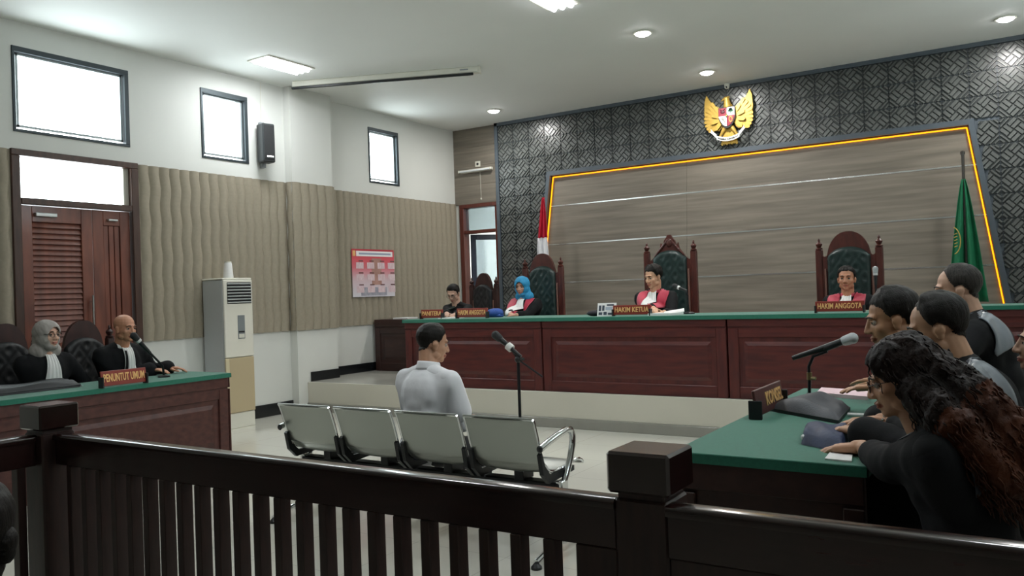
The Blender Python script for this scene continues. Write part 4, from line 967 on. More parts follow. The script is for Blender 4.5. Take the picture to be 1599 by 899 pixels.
HAIRB = mat('black_hair', '#16120f', .42, var=.3, vscale=40, stretch=(3, 3, .6), bump=.4, bscale=160, spec=.2)
HAIRG = mat('greying_hair', '#1d1a18', .45, colour2='#37332f', vscale=40, stretch=(3, 3, .6), bump=.4, bscale=160, spec=.2)
ROBE = mat('black_robe', '#0d0e11', .85, var=.15, vscale=8, bump=.08, bscale=120, spec=.25)
ROBER = mat('judge_red_facing', '#b3203f', .6, var=.1, vscale=8, sheen=.2)
SUIT = mat('black_suit', '#101113', .8, spec=.25, bump=.05, bscale=200)
SATIN = mat('grey_satin_band', '#6d747c', .32, var=.15, vscale=7, bump=.1, bscale=20)
TROUS = mat('black_trousers', '#1a1b1f', .8)
SHOE = mat('black_shoe', '#111111', .35)
LIPS = {}
EYEW = mat('eye_white', '#b5aca2', .3); IRIS = mat('dark_iris', '#1d120c', .2)
JAB = mat('white_jabot', '#e4e4e2', .8, bump=.1, bscale=50)

def hand_prims(m, wrist, fdir, dorsal, left, curl=.25, spread=.10, s=1.0, thumb=.5):
    """palm, four unequal fingers with knuckle bends, a thumb off the side of the palm"""
    y = Vector(fdir).normalized(); z = (Vector(dorsal)-y*Vector(dorsal).dot(y)).normalized(); x = y.cross(z)   # x: right of the hand seen from its back
    tx = 1 if left else -1                                   # the thumb of a left hand lies on its right (back of the hand up)
    P = lambda a, b, c: Vector(wrist)+(x*a*tx+y*b+z*c)*s
    roots = [(.030, .088), (.010, .093), (-.010, .088), (-.029, .078)]; lens = [.072, .080, .074, .058]; rad = [.0088, .0090, .0086, .0076]
    m.cap(P(0, -.012, 0), .026*s, P(0, .012, 0), .025*s, 12)
    for (rx_, ry_) in roots: m.cap(P(rx_*.62, .012, 0), .0165*s, P(rx_, ry_-.006, 0), .0125*s, 10)
    m.ell(P(0, .05, -.004), (.036*s, .042*s, .014*s), 14, Matrix((x, y, z)).transposed())
    for k, ((rx_, ry_), L, r) in enumerate(zip(roots, lens, rad)):
        p = P(rx_, ry_-.004, 0); a = -spread*(k-1.4)*-1; base = (y*math.cos(a)+x*tx*math.sin(-a)*-1)
        ang = curl*.7+.04*k
        for j, fr in enumerate((.45, .31, .24)):
            d = base*math.cos(ang)-z*math.sin(ang); q = p+d*L*fr*s; m.cap(p, r*s*(1-.06*j), q, r*s*(.94-.08*j), 10); p = q; ang += curl*(1.0 if j == 0 else .7)
    p = P(.026, .022, -.006); d = (x*tx*(.75+.2*thumb)+y*.75-z*.2).normalized(); q = p+d*.045*s; m.cap(p, .0145*s, q, .0115*s, 10)
    d2 = (x*tx*.35*(.5+thumb)+y*.95-z*.15).normalized(); q2 = q+d2*.034*s; m.cap(q, .0112*s, q2, .0092*s, 10)
    q3 = q2+(d2+Vector((0, 0, 0))).normalized()*.022*s; m.cap(q2, .0092*s, q3, .0075*s, 10)

HL = {'short': [(0, .070), (35, .066), (55, .052), (70, .018), (84, -.010), (97, .010), (118, .000), (145, -.045), (180, -.058)],
      'crop': [(0, .072), (40, .066), (58, .050), (74, .024), (88, .012), (100, .022), (120, .012), (150, -.020), (180, -.030)],
      'long': [(0, .07), (45, .05), (65, .0), (80, -.07), (100, -.10), (180, -.115)],
      'thin': [(0, .094), (30, .090), (50, .075), (66, .036), (82, .000), (97, .012), (118, .000), (145, -.045), (180, -.060)]}

class Person:
    def __init__(s, label, head, face, floor=0.0, **k):
        """head: point between the ears; face: compass direction the body looks at (radians, 0 = +Y, left positive); the seat follows from the head"""
        s.k = k; s.sc = k.get('scale', 1.0)
        s.label = label; S = s.sc; lean = k.get('lean', .08); side = k.get('side', 0.0)
        u = Vector((math.sin(side), math.sin(lean), math.cos(lean)*math.cos(side))).normalized(); s.u = u
        fw = Vector((0, math.cos(lean), -math.sin(lean))); s.fw = fw; rt = fw.cross(u).normalized(); s.rt = rt
        hd = (u*1.0+fw*k.get('neckfwd', .25)).normalized(); up = u*.49*S+hd*.150*S
        R0 = Matrix.Rotation(face, 4, 'Z'); head = Vector(head); root = head-R0.to_3x3() @ up; s.seat = root.z-floor-.10*S; root.z = floor
        s.M = Matrix.Translation(root) @ R0; s.Mi = s.M.inverted()
        s.P = Vector((0, 0, s.seat+.10*S)); s.N = s.P+u*.49*S; s.hc = s.N+hd*.150*S
        hy, hp, hr = k.get('hyaw', 0), k.get('hpitch', 0), k.get('hroll', 0)
        s.HM = Matrix.Translation(s.hc) @ Matrix.Rotation(hy, 4, 'Z') @ Matrix.Rotation(hp, 4, 'X') @ Matrix.Rotation(hr, 4, 'Y') @ Matrix.Scale(S*k.get('hs', 1.0), 4)
        sw = k.get('sw', .178)*S; s.sh = [s.N-u*.072*S+rt*sw*e for e in (-1, 1)]     # left, right
        s.parts()
    def arm(s, e, W, pole):
        S = s.sc; A = s.sh[e]; a, b = .285*S, .25*S; d = W-A; L = min(d.length, (a+b)*.985); dn = d.normalized()
        x = (a*a-b*b+L*L)/(2*L); h = math.sqrt(max(0, a*a-x*x)); p = Vector(pole); p = (p-dn*p.dot(dn)).normalized()
        return A+dn*x+p*h, A+dn*L
    def parts(s):
        k, S = s.k, s.sc; u, fw, rt, P, N = s.u, s.fw, s.rt, s.P, s.N
        Q = Matrix((rt, fw, u)).transposed()
        big = k.get('girth', 1.0)
        # ---- joints of arms and legs
        s.el, s.wr = [], []
        for e in (0, 1):
            sg = -1 if e == 0 else 1
            W = k.get('hands', [None, None])[e]
            W = s.Mi @ Vector(W) if W is not None else Vector((sg*.17, .30, s.seat+.16))
            el, wr = s.arm(e, W, k.get('pole', [Vector((-.7, -.3, -.8)), Vector((.7, -.3, -.8))])[e]); s.el.append(el); s.wr.append(wr)
        hips = [P+Vector((e*.095*S, .02, -.02)) for e in (-1, 1)]; kn = [Vector((e*k.get('knee', .14), .43*S, s.seat+.06)) for e in (-1, 1)]; an = [Vector((e*k.get('knee', .14), .42*S, .08)) for e in (-1, 1)]
        s.hips, s.kn, s.an = hips, kn, an
        # ---- torso and legs
        m = MB()
        m.ell(P+u*.02, (.165*S*big, .125*S*big, .12*S), 18, Q); m.ell(P+u*.17*S, (.148*S*big, .112*S*big, .15*S), 18, Q); m.ell(P+u*.33*S, (.162*S, .115*S, .16*S), 18, Q)
        m.cap(s.sh[0], .062*S, s.sh[1], .062*S); m.cap(N-u*.02+fw*-.01, .06*S, s.sh[0]-u*.005, .055*S); m.cap(N-u*.02+fw*-.01, .06*S, s.sh[1]-u*.005, .055*S)
        m.cap(P+u*.3*S, .11*S, N-u*.04*S, .07*S)
        for e in (0, 1):
            m.cap(s.sh[e], .058*S, s.el[e], .044*S); m.cap(s.el[e], .043*S, s.el[e].lerp(s.wr[e], .5), .036*S)
            m.cap(hips[e], .092*S, kn[e], .062*S); m.cap(kn[e], .060*S, an[e], .042*S); m.cap(an[e]-Vector((0, .04, .03)), .042*S, an[e]+Vector((0, .15, -.045)), .035*S)
        V, F = remesh(m, .013, 4); c = V[F].mean(axis=1)
        mi = np.where(c[:, 2] < .10, 3, np.where(((c[:, 2] < s.seat+.16) & (c[:, 1] > .02)) | (c[:, 2] < s.seat+.08), 2, 1))
        VV, FF, MI = [V], [F], [mi]; off = len(V)
        # ---- head and neck
        m = MB(); H = s.HM; h3 = H.to_3x3(); q = lambda *a: H @ Vector(a); w = k.get('hw', 1.0); hs = H.to_scale()[0]
        E = lambda c_, r_: m.ell(q(*c_), (r_[0]*hs, r_[1]*hs, r_[2]*hs), 20, h3.normalized())
        E((0, -.014, .034), (.076*w, .094, .080)); E((0, .020, -.022), (.064*w, .070, .085)); E((0, .034, -.068), (.046*w, .046, .042)); E((0, .066, -.092), (.022, .018, .018))
        for e in (-1, 1):
            E((e*.038*w, .050, -.026), (.024, .026, .024)); E((e*.048*w, .010, -.066), (.018, .034, .024)); E((e*.013, .093, -.036), (.010, .012, .009))
            E((e*.077*w, -.006, -.006), (.009, .021, .020)); E((e*.074*w, -.004, -.026), (.009, .014, .018))
        E((0, .074, .022), (.050*w, .016, .014)); m.cap(q(0, .086, .008), .009*hs, q(0, .102, -.033), .0125*hs, 12)
        E((0, .086, -.062), (.022, .011, .006)); E((0, .084, -.072), (.019, .012, .007))
        nb = N-u*.035*S; m.cap(q(0, -.026, -.055), .056*hs, nb+fw*.005, .060*S); m.cap(q(0, .0, -.07), .046*hs, nb+fw*.03, .048*S)
        V, F = remesh(m, .0048, 3)
        Hi = np.array(H.inverted()); L = V@Hi[:3, :3].T+Hi[:3, 3]
        for e in (-1, 1):
            g = np.exp(-(((L[:, 0]-e*.031)/.017)**2+((L[:, 2]-.001)/.011)**2))*(L[:, 1] > .03); L[:, 1] -= .009*g
        g = np.exp(-((L[:, 0]/.024)**2+((L[:, 2]+.0672)/.0028)**2))*(L[:, 1] > .05); L[:, 1] -= .004*g
        Hn = np.array(H); V = L@Hn[:3, :3].T+Hn[:3, 3]; c = L[F].mean(axis=1)
        lip = ((c[:, 0]/.025)**2+((c[:, 2]+.067)/.0095)**2 < 1) & (c[:, 1] > .07)
        s.hV, s.hF, s.hL = V, F, L
        VV.append(V); FF.append(F+off); MI.append(np.where(lip, 4, 0)); off += len(V)
        # ---- hands with forearms
        hc = k.get('hcfg', [{}, {}])
        for e in (0, 1):
            m = MB(); wr, el = s.wr[e], s.el[e]; cfg = dict(hc[e]); fd = cfg.pop('dir', None); do = cfg.pop('dorsal', (0, 0, 1))
            R3 = s.M.to_3x3().inverted()
            fd = R3 @ Vector(fd) if fd is not None else ((wr-el).normalized()+Vector((0, 0, -.15))); do = R3 @ Vector(do)
            m.cap(el.lerp(wr, .25), .042*S, wr, .027*S); hand_prims(m, wr+fd.normalized()*.012, fd, do, e == 0, s=S*cfg.pop('size', .95), **cfg)
            V, F = remesh(m, .0040, 2); VV.append(V); FF.append(F+off); MI.append(np.zeros(len(F), int)); off += len(V)
        c_ = k.get('skin', '#a9795c'); lipm = mat('lips_'+c_[1:], tuple(min(1, v*f) for v, f in zip([int(c_[i:i+2], 16)/255 for i in (1, 3, 5)], (.86, .68, .70))), .45)
        me = np_mesh('person', np.vstack(VV), np.vstack(FF), [skin(c_), k.get('inner', SUIT), k.get('trousers', TROUS), SHOE, lipm], np.concatenate(MI))
        s.o = obj(k.get('name', 'person'), me); s.o.matrix_world = s.M; tag(s.o, s.label, 'person', k.get('group'))
        s.face()
    def face(s):
        k = s.k; H = s.HM
        if not k.get('noeyes'):
            for e in (-1, 1):
                m = MB(); a = k.get('gaze', 0); m.ell((0, 0, 0), (.0112, .0112, .0112), 16); V = np.array(m.v)
                V4 = V+np.array([e*.031, .0722, .0]); Hn = np.array(H); V4 = V4@Hn[:3, :3].T+Hn[:3, 3]
                m2 = MB(); m2.v = [tuple(v) for v in V4]; m2.f = m.f
                m2.m = [1 if sum(V[i][1] for i in f)/len(f) > .0084 else 0 for f in m.f]; m2.build('eye', [EYEW, IRIS], s.o, 'all')
                b = MB(); b.tube([H @ Vector(p) for p in ((e*.014, .0925, .021), (e*.026, .0925, .0255), (e*.038, .0865, .025), (e*.050, .076, .020))], [.0026, .0034, .003, .0015], 8); b.build('eyebrow', k.get('browmat', HAIRB), s.o, True)
                if not k.get('wide'):
                    l = MB(); l.tube([H @ Vector((e*.031+math.cos(t)*.0145, .0835-.004*abs(math.cos(t))*1.4, .003+.0052*math.sin(t))) for t in [R(10+16*i) for i in range(11)]], .0022, 6); l.build('eyelid', skin(k.get('skin', '#a9795c')), s.o, True)
        if k.get('glasses'):
            g = MB(); gm = k['glasses']
            for e in (-1, 1):
                g.tube([H @ Vector((e*.033+.023*math.cos(t), .100-.004*abs(math.cos(t)), -.002+.018*math.sin(t))) for t in [2*PI*i/16 for i in range(17)]], .0018, 6)
                g.tube([H @ Vector(p) for p in ((e*.056, .096, .004), (e*.074, .06, .008), (e*.083, .0, .008), (e*.08, -.02, -.005))], .0018, 6)
            g.tube([H @ Vector((x, .102, .004)) for x in (-.012, 0, .012)], .0018, 6); g.build('glasses', gm, s.o, True)
    # ---- hair grown from the scalp
    def hair(s, style='short', mt=None, T=.010, top=.016, seed=1.0, name='hair'):
        mt = mt or HAIRB; L = s.hL; a = np.degrees(np.abs(np.arctan2(L[:, 0], L[:, 1]))); tab = HL[style]
        z0 = np.interp(a, [t[0] for t in tab], [t[1] for t in tab]); mg = L[:, 2]-z0+.0045*wob(L, 95, seed)
        ear = (np.abs(L[:, 0]) > .0745*s.k.get('hw', 1)) & (L[:, 2] < .018) & (L[:, 1] > -.032) & (L[:, 1] < .022); mg = np.where(ear & (style != 'long'), -1, mg); mg = np.where((L[:, 2] < -.075) & (style != 'long'), -1, mg)
        keep = (mg[s.hF] > 0).all(axis=1); Nn = normals(s.hV, s.hF); V, F, ids = cut(s.hV, s.hF, keep)
        m_, l_ = mg[ids], L[ids]; th = np.minimum(T+top*np.clip(l_[:, 2]/.10, 0, 1)**1.5*np.clip(.6+l_[:, 1]*5, .5, 1.2), .0015+m_*.42)
        th = th*(1+.16*wob(l_, 75, seed))+.0004*np.sin(np.arctan2(l_[:, 0], l_[:, 1])*46+6*wob(l_, 30, seed))*np.clip(m_/.02, 0, 1)
        o = obj(name, np_mesh(name, V+Nn[ids]*th[:, None]*s.sc, F, [mt]), s.o); return o
    def hijab(s, mt, drape=.20, under=None, flare=1.0, opening=(.056, .076)):
        m = MB(); H = s.HM; q = lambda *a: H @ Vector(a); h3 = H.to_3x3().normalized(); S = s.sc
        m.ell(q(0, -.012, .032), (.097*S, .114*S, .098*S), 24, h3); m.ell(q(0, .0, -.03), (.094*S, .086*S, .095*S), 24, h3); m.cap(q(0, -.02, -.05), .085*S, s.N+s.fw*.0+s.u*.02, .082*S); m.ell(q(0, .03, -.095), (.06*S, .055*S, .035*S), 18, h3)
        m.cap(q(0, -.06, -.03), .075*S, s.N-s.fw*.04, .08*S); m.cap(s.N+s.u*.01-s.rt*.05, .075*S, s.N+s.u*.01+s.rt*.05, .075*S)
        V, F = remesh(m, .007, 4); Hi = np.array(H.inverted()); L = V@Hi[:3, :3].T+Hi[:3, 3]
        V = V+normals(V, F)*(.0035*wob(L, 38, 2.0)+.002*wob(L, 90, 1.0))[:, None]
        c = L[F].mean(axis=1); op = ((c[:, 0]/opening[0])**2+((c[:, 2]+.010)/opening[1])**2 < 1) & (c[:, 1] > .02)
        V, F, _ = cut(V, F, ~op); o = obj('headscarf', np_mesh('headscarf', V, F, [mt]), s.o); sd = o.modifiers.new('thickness', 'SOLIDIFY'); sd.thickness = .006; sd.offset = -1
        if under is not None:
            m = MB(); pts = [q(opening[0]*1.02*math.cos(t), .052+.018*math.cos(t)**2*-1+.02*max(0, math.sin(t)), -.010+opening[1]*1.0*math.sin(t)) for t in [R(15+15*i) for i in range(11)]]
            m.tube(pts, .008, 8); m.build('under_cap', under, s.o, True)
        return o
    # ---- outer clothing
    def garment(s, name, mt, inflate=.022, sleeve=(.064, .074), stop=.92, skirt=True, short=False, fold=.006, voxel=.011, neck=True):
        m = MB(); k, S = s.k, s.sc; u, fw, rt, P, N = s.u, s.fw, s.rt, s.P, s.N; Q = Matrix((rt, fw, u)).transposed(); big = k.get('girth', 1.0); i = inflate
        m.ell(P+u*.02, (.165*S*big+i, .125*S*big+i, .13*S), 18, Q); m.ell(P+u*.17*S, (.15*S*big+i, .114*S*big+i, .16*S), 18, Q); m.ell(P+u*.33*S, (.165*S+i, .118*S+i, .165*S), 18, Q)
        m.cap(s.sh[0]-u*.01, .056*S+i*.5, s.sh[1]-u*.01, .056*S+i*.5); m.cap(P+u*.28*S, .12*S+i, N-u*.09*S, .075*S+i*.6)
        for e in (0, 1):
            m.cap(N-u*.045*S-fw*.012, .058*S+i*.4, s.sh[e]-u*.004, .052*S+i*.4)
            if short: m.cap(s.sh[e]-u*.006, .056*S+i*.5, s.sh[e].lerp(s.el[e], stop), sleeve[1]*S)
            else:
                m.cap(s.sh[e]-u*.006, .055*S+i*.5, s.el[e], sleeve[0]*S); m.cap(s.el[e], sleeve[0]*S, s.el[e].lerp(s.wr[e], stop), sleeve[1]*S)
            if skirt: m.cap(s.hips[e], .10*S+i, s.kn[e], .08*S+i); m.cap(s.kn[e], .08*S+i, s.an[e]+Vector((0, -.03, .1)), .08*S+i)
        if skirt: m.cap((s.hips[0]+s.hips[1])/2, .1*S+i, (s.kn[0]+s.kn[1])/2, .08*S+i); m.cap((s.kn[0]+s.kn[1])/2, .08*S+i, (s.an[0]+s.an[1])/2+Vector((0, -.03, .1)), .08*S+i)
        for e in (0, 1): m.cap(N-u*.13*S+rt*(.06*(2*e-1))*S, .085*S+i*.4, s.sh[e]-u*.035*S, .062*S+i*.4); m.cap(s.sh[e]-u*.03*S, .06*S+i*.4, P+u*.22*S+rt*.085*(2*e-1)*S, .07*S+i*.5); m.cap(s.sh[e]-u*.02*S, .060*S+i*.4, s.sh[e].lerp(s.el[e], .4)-u*.02*S, .056*S+i*.3)
        m.ell(N-u*.14*S, (k.get('sw', .178)*S+.02, .098*S+i*.6, .10*S), 18, Q)
        V, F = remesh(m, voxel, k.get('gsm', 16)); n = normals(V, F)
        V = V+n*(fold*wob(V*np.array([1, 1, .35]), 19, k.get('seed', 1.0))+fold*.4*wob(V*np.array([1, 1, .5]), 37, k.get('seed', 1.0)+3))[:, None]
        # neckline: open the cloth round the neck
        if neck:
            c = V[F].mean(axis=1); ax = np.array(N-u*.05); uu = np.array(u); d = c-ax; hgt = d@uu; rad = np.linalg.norm(d-np.outer(hgt, uu), axis=1); fr = d@np.array(fw)
            V, F, _ = cut(V, F, ~((hgt > .015*S) & (rad < .066*S)))
        o = obj(name, np_mesh(name, V, F, [mt]), s.o); s.gV, s.gF = V, F; s.bvh = BVHTree.FromPolygons([Vector(v) for v in V.tolist()], F.tolist()); return o
    def patch(s, name, mt, rows, n=10, off=.009, tilt=.0, pleat=0.0, back=False, thick=.004, waves=5):
        """cloth strip lying on the garment: rows of (left, right, height) in chest coordinates, laid on by projection"""
        m = MB(); o0 = s.N; fw, rt, u = s.fw, s.rt, s.u; sg = -1 if back else 1
        rr = []; R_ = 26
        for j in range(R_+1):
            t = j/R_*(len(rows)-1); a = min(int(t), len(rows)-2); f = t-a; rr.append([rows[a][q]*(1-f)+rows[a+1][q]*f for q in range(3)])
        pts = []
        for (x0, x1, h) in rr:
            for i in range(n+1):
                x = x0+(x1-x0)*i/n; dirn = (-fw*sg-u*tilt).normalized(); src = o0+rt*x*s.sc+u*h*s.sc-dirn*.6
                loc, nn, idx, dist = s.bvh.ray_cast(src, dirn, 1.2)
                if loc is None or dist > .78: loc = s.bvh.find_nearest(src+dirn*.55)[0]
                nr = s.bvh.find_nearest(loc)[1]; nr = nr if nr.dot(dirn) < 0 or loc is not None else -dirn; pts.append(loc+(nr*.6-dirn*.4).normalized()*(off+pleat*math.sin(waves*2*PI*i/n)))
        P2 = [sum((pts[jj*(n+1)+i] for jj in (max(j-1, 0), j, min(j+1, R_))), Vector())/3 for j in range(R_+1) for i in range(n+1)]
        m.v = [tuple(p) for p in P2]; m.f = [(j*(n+1)+i, j*(n+1)+i+1, (j+1)*(n+1)+i+1, (j+1)*(n+1)+i) for j in range(R_) for i in range(n)]; m.m = [0]*len(m.f)
        o = m.build(name, mt, s.o, 'all'); sd = o.modifiers.new('thickness', 'SOLIDIFY'); sd.thickness = thick; sd.offset = 0; return o
    def collar(s, mt, r=.066, h=.035, name='collar', tilt=.3, open_=.5):
        m = MB(); N = s.N-s.u*.018; S = s.sc
        def fn(a, v):
            t = PI/2+open_*.5+(2*PI-open_)*a; rr = (r-.012*v)*S; return N+s.rt*rr*math.cos(t)*1.02+s.fw*(rr*math.sin(t)*.98+.004)+s.u*((h*v)*S+tilt*rr*(-math.sin(t))*.35)
        m.grid(fn, 40, 4); o = m.build(name, mt, s.o, 'all'); sd = o.modifiers.new('thickness', 'SOLIDIFY'); sd.thickness = .006; return o

def head_at(px, py, **pl): return at(px, py, **pl)
FACE_IN = PI          # facing -Y (towards the public)
GL = mat('dark_glasses', '#1b1412', .3); GLB = mat('brown_glasses', '#4a2c22', .3)
def judge(label, px, py, y, skin_, hyaw, hpitch, hands, dirs, **kw):
    h = at(px, py, Y=y); lean = kw.pop('lean', .10)
    return Person(label, h, PI+kw.pop('turn', 0), PZ, pole=[Vector((-.2, -.25, -1)), Vector((.2, -.25, -1))], skin=skin_, lean=lean, hyaw=hyaw, hpitch=hpitch, hands=hands, hcfg=dirs, **kw)
def robed(p, red=True):
    p.garment('robe', ROBE, sleeve=(.058, .050), stop=.82)
    if red:
        for e in (-1, 1):
            p.patch('red_facing', ROBER, [(e*.060, e*.155, .005), (e*.062, e*.170, -.05), (e*.055, e*.165, -.14), (e*.045, e*.14, -.24), (e*.035, e*.10, -.34)], n=8, tilt=.25)
        p.collar(ROBER, .078, .03, 'red_collar')
def jabot(p, w0=.036, w1=.085, L=.32, top=.0, x=0, off=.020):
    p.patch('jabot', JAB, [(x-w0, x+w0, top), (x-w0*1.15, x+w0*1.15, -.05), (x-(w0+w1)/2, x+(w0+w1)/2, -.16), (x-w1, x+w1, -L)], n=16, off=off, pleat=.004, tilt=.15, waves=4)
# --- judge with blue headscarf
hy = BY+1.02
def bh(px, dy=.60, dz=.012): q = at(px, 485, Y=BY+dy); return Vector((q.x, BY+dy, BT+dz))
j1 = judge('judge in blue headscarf and black robe with red facings, hands clasped', 815, 447, hy, '#c09078', R(8), R(-6), [bh(806), bh(796)], [dict(dir=(-.9, -.5, -.1), curl=.5), dict(dir=(.8, -.6, -.1), curl=.5)], scale=.95, seed=1.2)
robed(j1); jabot(j1); j1.hijab(mat('blue_headscarf', '#2186b4', .7, var=.08, vscale=10), under=mat('navy_under_cap', '#16203a', .7))
# --- presiding judge
j2 = judge('presiding judge with black hair looking down to the left, robe with red facings', 1020, 432, hy-.02, '#cf9f80', R(-22), R(-12), [bh(1037), bh(1028, .50)], [dict(dir=(-.6, -.8, -.1), curl=.35), dict(dir=(.5, -.85, -.1), curl=.35)], scale=1.02, seed=2.1, girth=1.05)
robed(j2); jabot(j2); j2.hair('short', HAIRB, .012, .026, 1.0)
# --- right-hand judge
j3 = judge('judge with short black hair seated at the right under the arched chair, eyes lowered', 1322, 435, hy, '#b57d60', R(3), R(2), [bh(1300, .6), bh(1340, .6)], [dict(curl=.35), dict(curl=.35)], scale=1.0, seed=3.3)
robed(j3); jabot(j3); j3.hair('short', HAIRB, .008, .014, 2.0)
# --- clerk
ck = judge('clerk in black suit with glasses looking down at his papers', 708, 458, hy+.06, '#bf9884', R(10), R(-26), [bh(703, .5), bh(697, .46)], [dict(curl=.45), dict(curl=.45)], scale=.96, seed=4.0, lean=.22, glasses=GL, girth=1.1)
ck.garment('suit_jacket', SUIT, .014, (.06, .052), .9, fold=.004); ck.hair('short', HAIRB, .008, .012, 3.0); ck.collar(SUIT, .07, .03)
ck.patch('shirt_front', mat('dark_green_shirt', '#1f2a22', .7), [(-.02, .02, -.01), (-.03, .03, -.1), (-.015, .015, -.26)], n=6, tilt=.15)
# --- prosecutors (facing +X)
PX_ = -PI/2
def dh(px, py, dz=.05): q = at(px, py, Z=TZ); return Vector((q.x, q.y, TZ+dz))
def pros(label, px, py, x, **kw):
    h = at(px, py, X=x); return Person(label, h, PX_+kw.pop('turn', 0), 0, **kw)
PXH = PDX-PDW-.10
p1 = pros('prosecutor in grey headscarf with glasses and black robe, hands clasped on the desk', 74, 523, PXH, skin='#cfa48e', hyaw=R(12), hpitch=R(2), hands=[dh(112, 592), dh(104, 594)], hcfg=[dict(dir=(.5, -.8, 0), curl=.5), dict(dir=(.6, .7, 0), curl=.5)], scale=.98, glasses=GL, seed=5.1)
p1.garment('robe', ROBE); jabot(p1, .030, .075, .33); p1.hijab(mat('grey_headscarf', '#9b9590', .75, var=.06, vscale=9), opening=(.055, .075))
p2 = pros('bald prosecutor in black robe speaking into the boom microphone', 195, 512, PXH+.05, skin='#b98468', hyaw=R(8), hpitch=R(-4), hands=[dh(262, 583), dh(236, 586)], hcfg=[dict(dir=(.75, .65, -.05), curl=.3, spread=.14), dict(dir=(.9, .45, -.05), curl=.25, spread=.14)], scale=1.03, seed=6.2, lean=.16, girth=1.08, browmat=HAIRG)
p2.garment('robe', ROBE); jabot(p2, .034, .05, .36); p2.collar(JAB, .074, .03, 'white_collar')
p2.patch('black_tie', SUIT, [(.018, .034, -.05), (.022, .04, -.15), (.024, .045, -.28)], n=4, off=.026, tilt=.1)
p2.patch('ear_stud_badge', SATIN, [(.10, .112, -.30), (.10, .112, -.315)], n=2, off=.006)
# --- the accused, seen from behind
hm = at(676, 536, Y=4.02); ac = Person('man in white short-sleeved shirt seated on the steel bench, seen from behind', hm, R(-4), 0, skin='#b98c70', hyaw=R(-30), hpitch=R(-10), lean=.10, scale=1.0, inner=WHITEC, seed=7.7, sw=.185, knee=.11, pole=[Vector((-.45, -.7, -.5)), Vector((.45, -.7, -.5))],
            hands=[Vector((hm.x-.06, 4.26, .60)), Vector((hm.x+.13, 4.24, .60))], hcfg=[dict(dir=(.4, .8, -.1), curl=.4), dict(dir=(-.4, .8, -.1), curl=.4)])
ac.garment('white_shirt', WHITEC, .016, (.07, .074), .70, skirt=False, short=True, fold=.005, voxel=.010); ac.collar(WHITEC, .080, .05, 'shirt_collar', .25, .3); ac.hair('short', HAIRB, .004, .02, 4.0)
# --- lawyers at the right-hand desk (facing -X)
LX = PI/2
def law(label, px, py, d, back=.12, **kw):
    h = at(px, py, D=d); return Person(label, h, LX+kw.pop('turn', 0), 0, **kw), h
l4, h4 = law('tallest lawyer with receding grey-streaked hair and grey satin stole, farthest at the defence desk', 1494, 452, 4.15, hs=1.05, skin='#c59c84', lean=.25, hyaw=R(10), hpitch=R(-6), hands=[Vector((DX0+.55, 4.05, TZ+.05)), Vector((DX0+.56, 4.4, TZ+.05))], seed=8.0, browmat=HAIRG)
l4.garment('robe', ROBE); l4.hair('thin', HAIRG, .009, .010, 5.0)
l2, h2 = law('young lawyer with thick black hair bent over the defence desk, in profile', 1392, 498, 3.55, hs=1.05, skin='#b98a6a', lean=.32, hyaw=R(18), hpitch=R(-10), hands=[dh(1340, 630, .035), dh(1352, 618, .04)], hcfg=[dict(dir=(-.95, .1, -.05), curl=.2, spread=.12), dict(dir=(-.95, .2, -.05), curl=.2)], seed=9.0)
l2.garment('robe', ROBE, sleeve=(.062, .055), stop=.62); l2.hair('short', HAIRB, .014, .026, 6.0)
l3, h3 = law('lawyer with high forehead and black hair behind the curly-haired woman', 1462, 512, 3.05, skin='#bf9274', lean=.30, hyaw=R(8), hpitch=R(-14), hands=[Vector((DX0+.60, 3.3, TZ+.05)), Vector((DX0+.60, 3.6, TZ+.05))], seed=10.0)
l3.garment('robe', ROBE); l3.hair('thin', HAIRB, .014, .02, 7.0)
l5, h5 = law('lawyer in black robe with white collar cut by the right edge', 1634, 536, 3.2, skin='#b08a74', lean=.15, hyaw=R(5), hpitch=R(4), hands=[None, None], seed=11.0)
l5.garment('robe', ROBE); l5.collar(JAB, .072, .035, 'white_collar'); l5.hair('short', HAIRB, .01, .015, 8.0); jabot(l5, .03, .06, .3)
l1, h1 = law('woman lawyer with long curly brown hair and glasses, nearest at the defence desk', 1408, 593, 2.60, skin='#b98a6c', lean=.30, hyaw=R(6), hpitch=R(-12), scale=.98, glasses=GLB, seed=12.0, gsm=26,
            hands=[dh(1338, 707, .022), dh(1352, 668, .06)], hcfg=[dict(dir=(-.95, .25, -.12), curl=.22, spread=.14, size=1.06), dict(dir=(-.9, .1, -.1), curl=.38, spread=.16, size=1.06)])
l1.garment('robe', ROBE, sleeve=(.066, .058), stop=.60, voxel=.009)
# satin bands on the lawyers' robes, curly hair, jewellery, the spectator in front
l4.patch('satin_stole', SATIN, [(-.16, -.02, .02), (-.19, -.06, -.08), (-.20, -.09, -.22)], n=8, off=.012, back=True, tilt=.3)
l4.patch('satin_stole', SATIN, [(-.15, -.03, .03), (-.18, -.07, -.06), (-.17, -.08, -.20)], n=8, off=.012, tilt=.3)
l3.patch('satin_stole', SATIN, [(-.16, -.03, .02), (-.19, -.07, -.10), (-.19, -.10, -.28)], n=8, off=.012, back=True, tilt=.3)
l1.patch('satin_stole', mat('dark_satin', '#3a3f47', .35, var=.2, vscale=9), [(-.15, -.02, .02), (-.18, -.06, -.08), (-.17, -.09, -.24)], n=8, off=.012, back=True, tilt=.3)
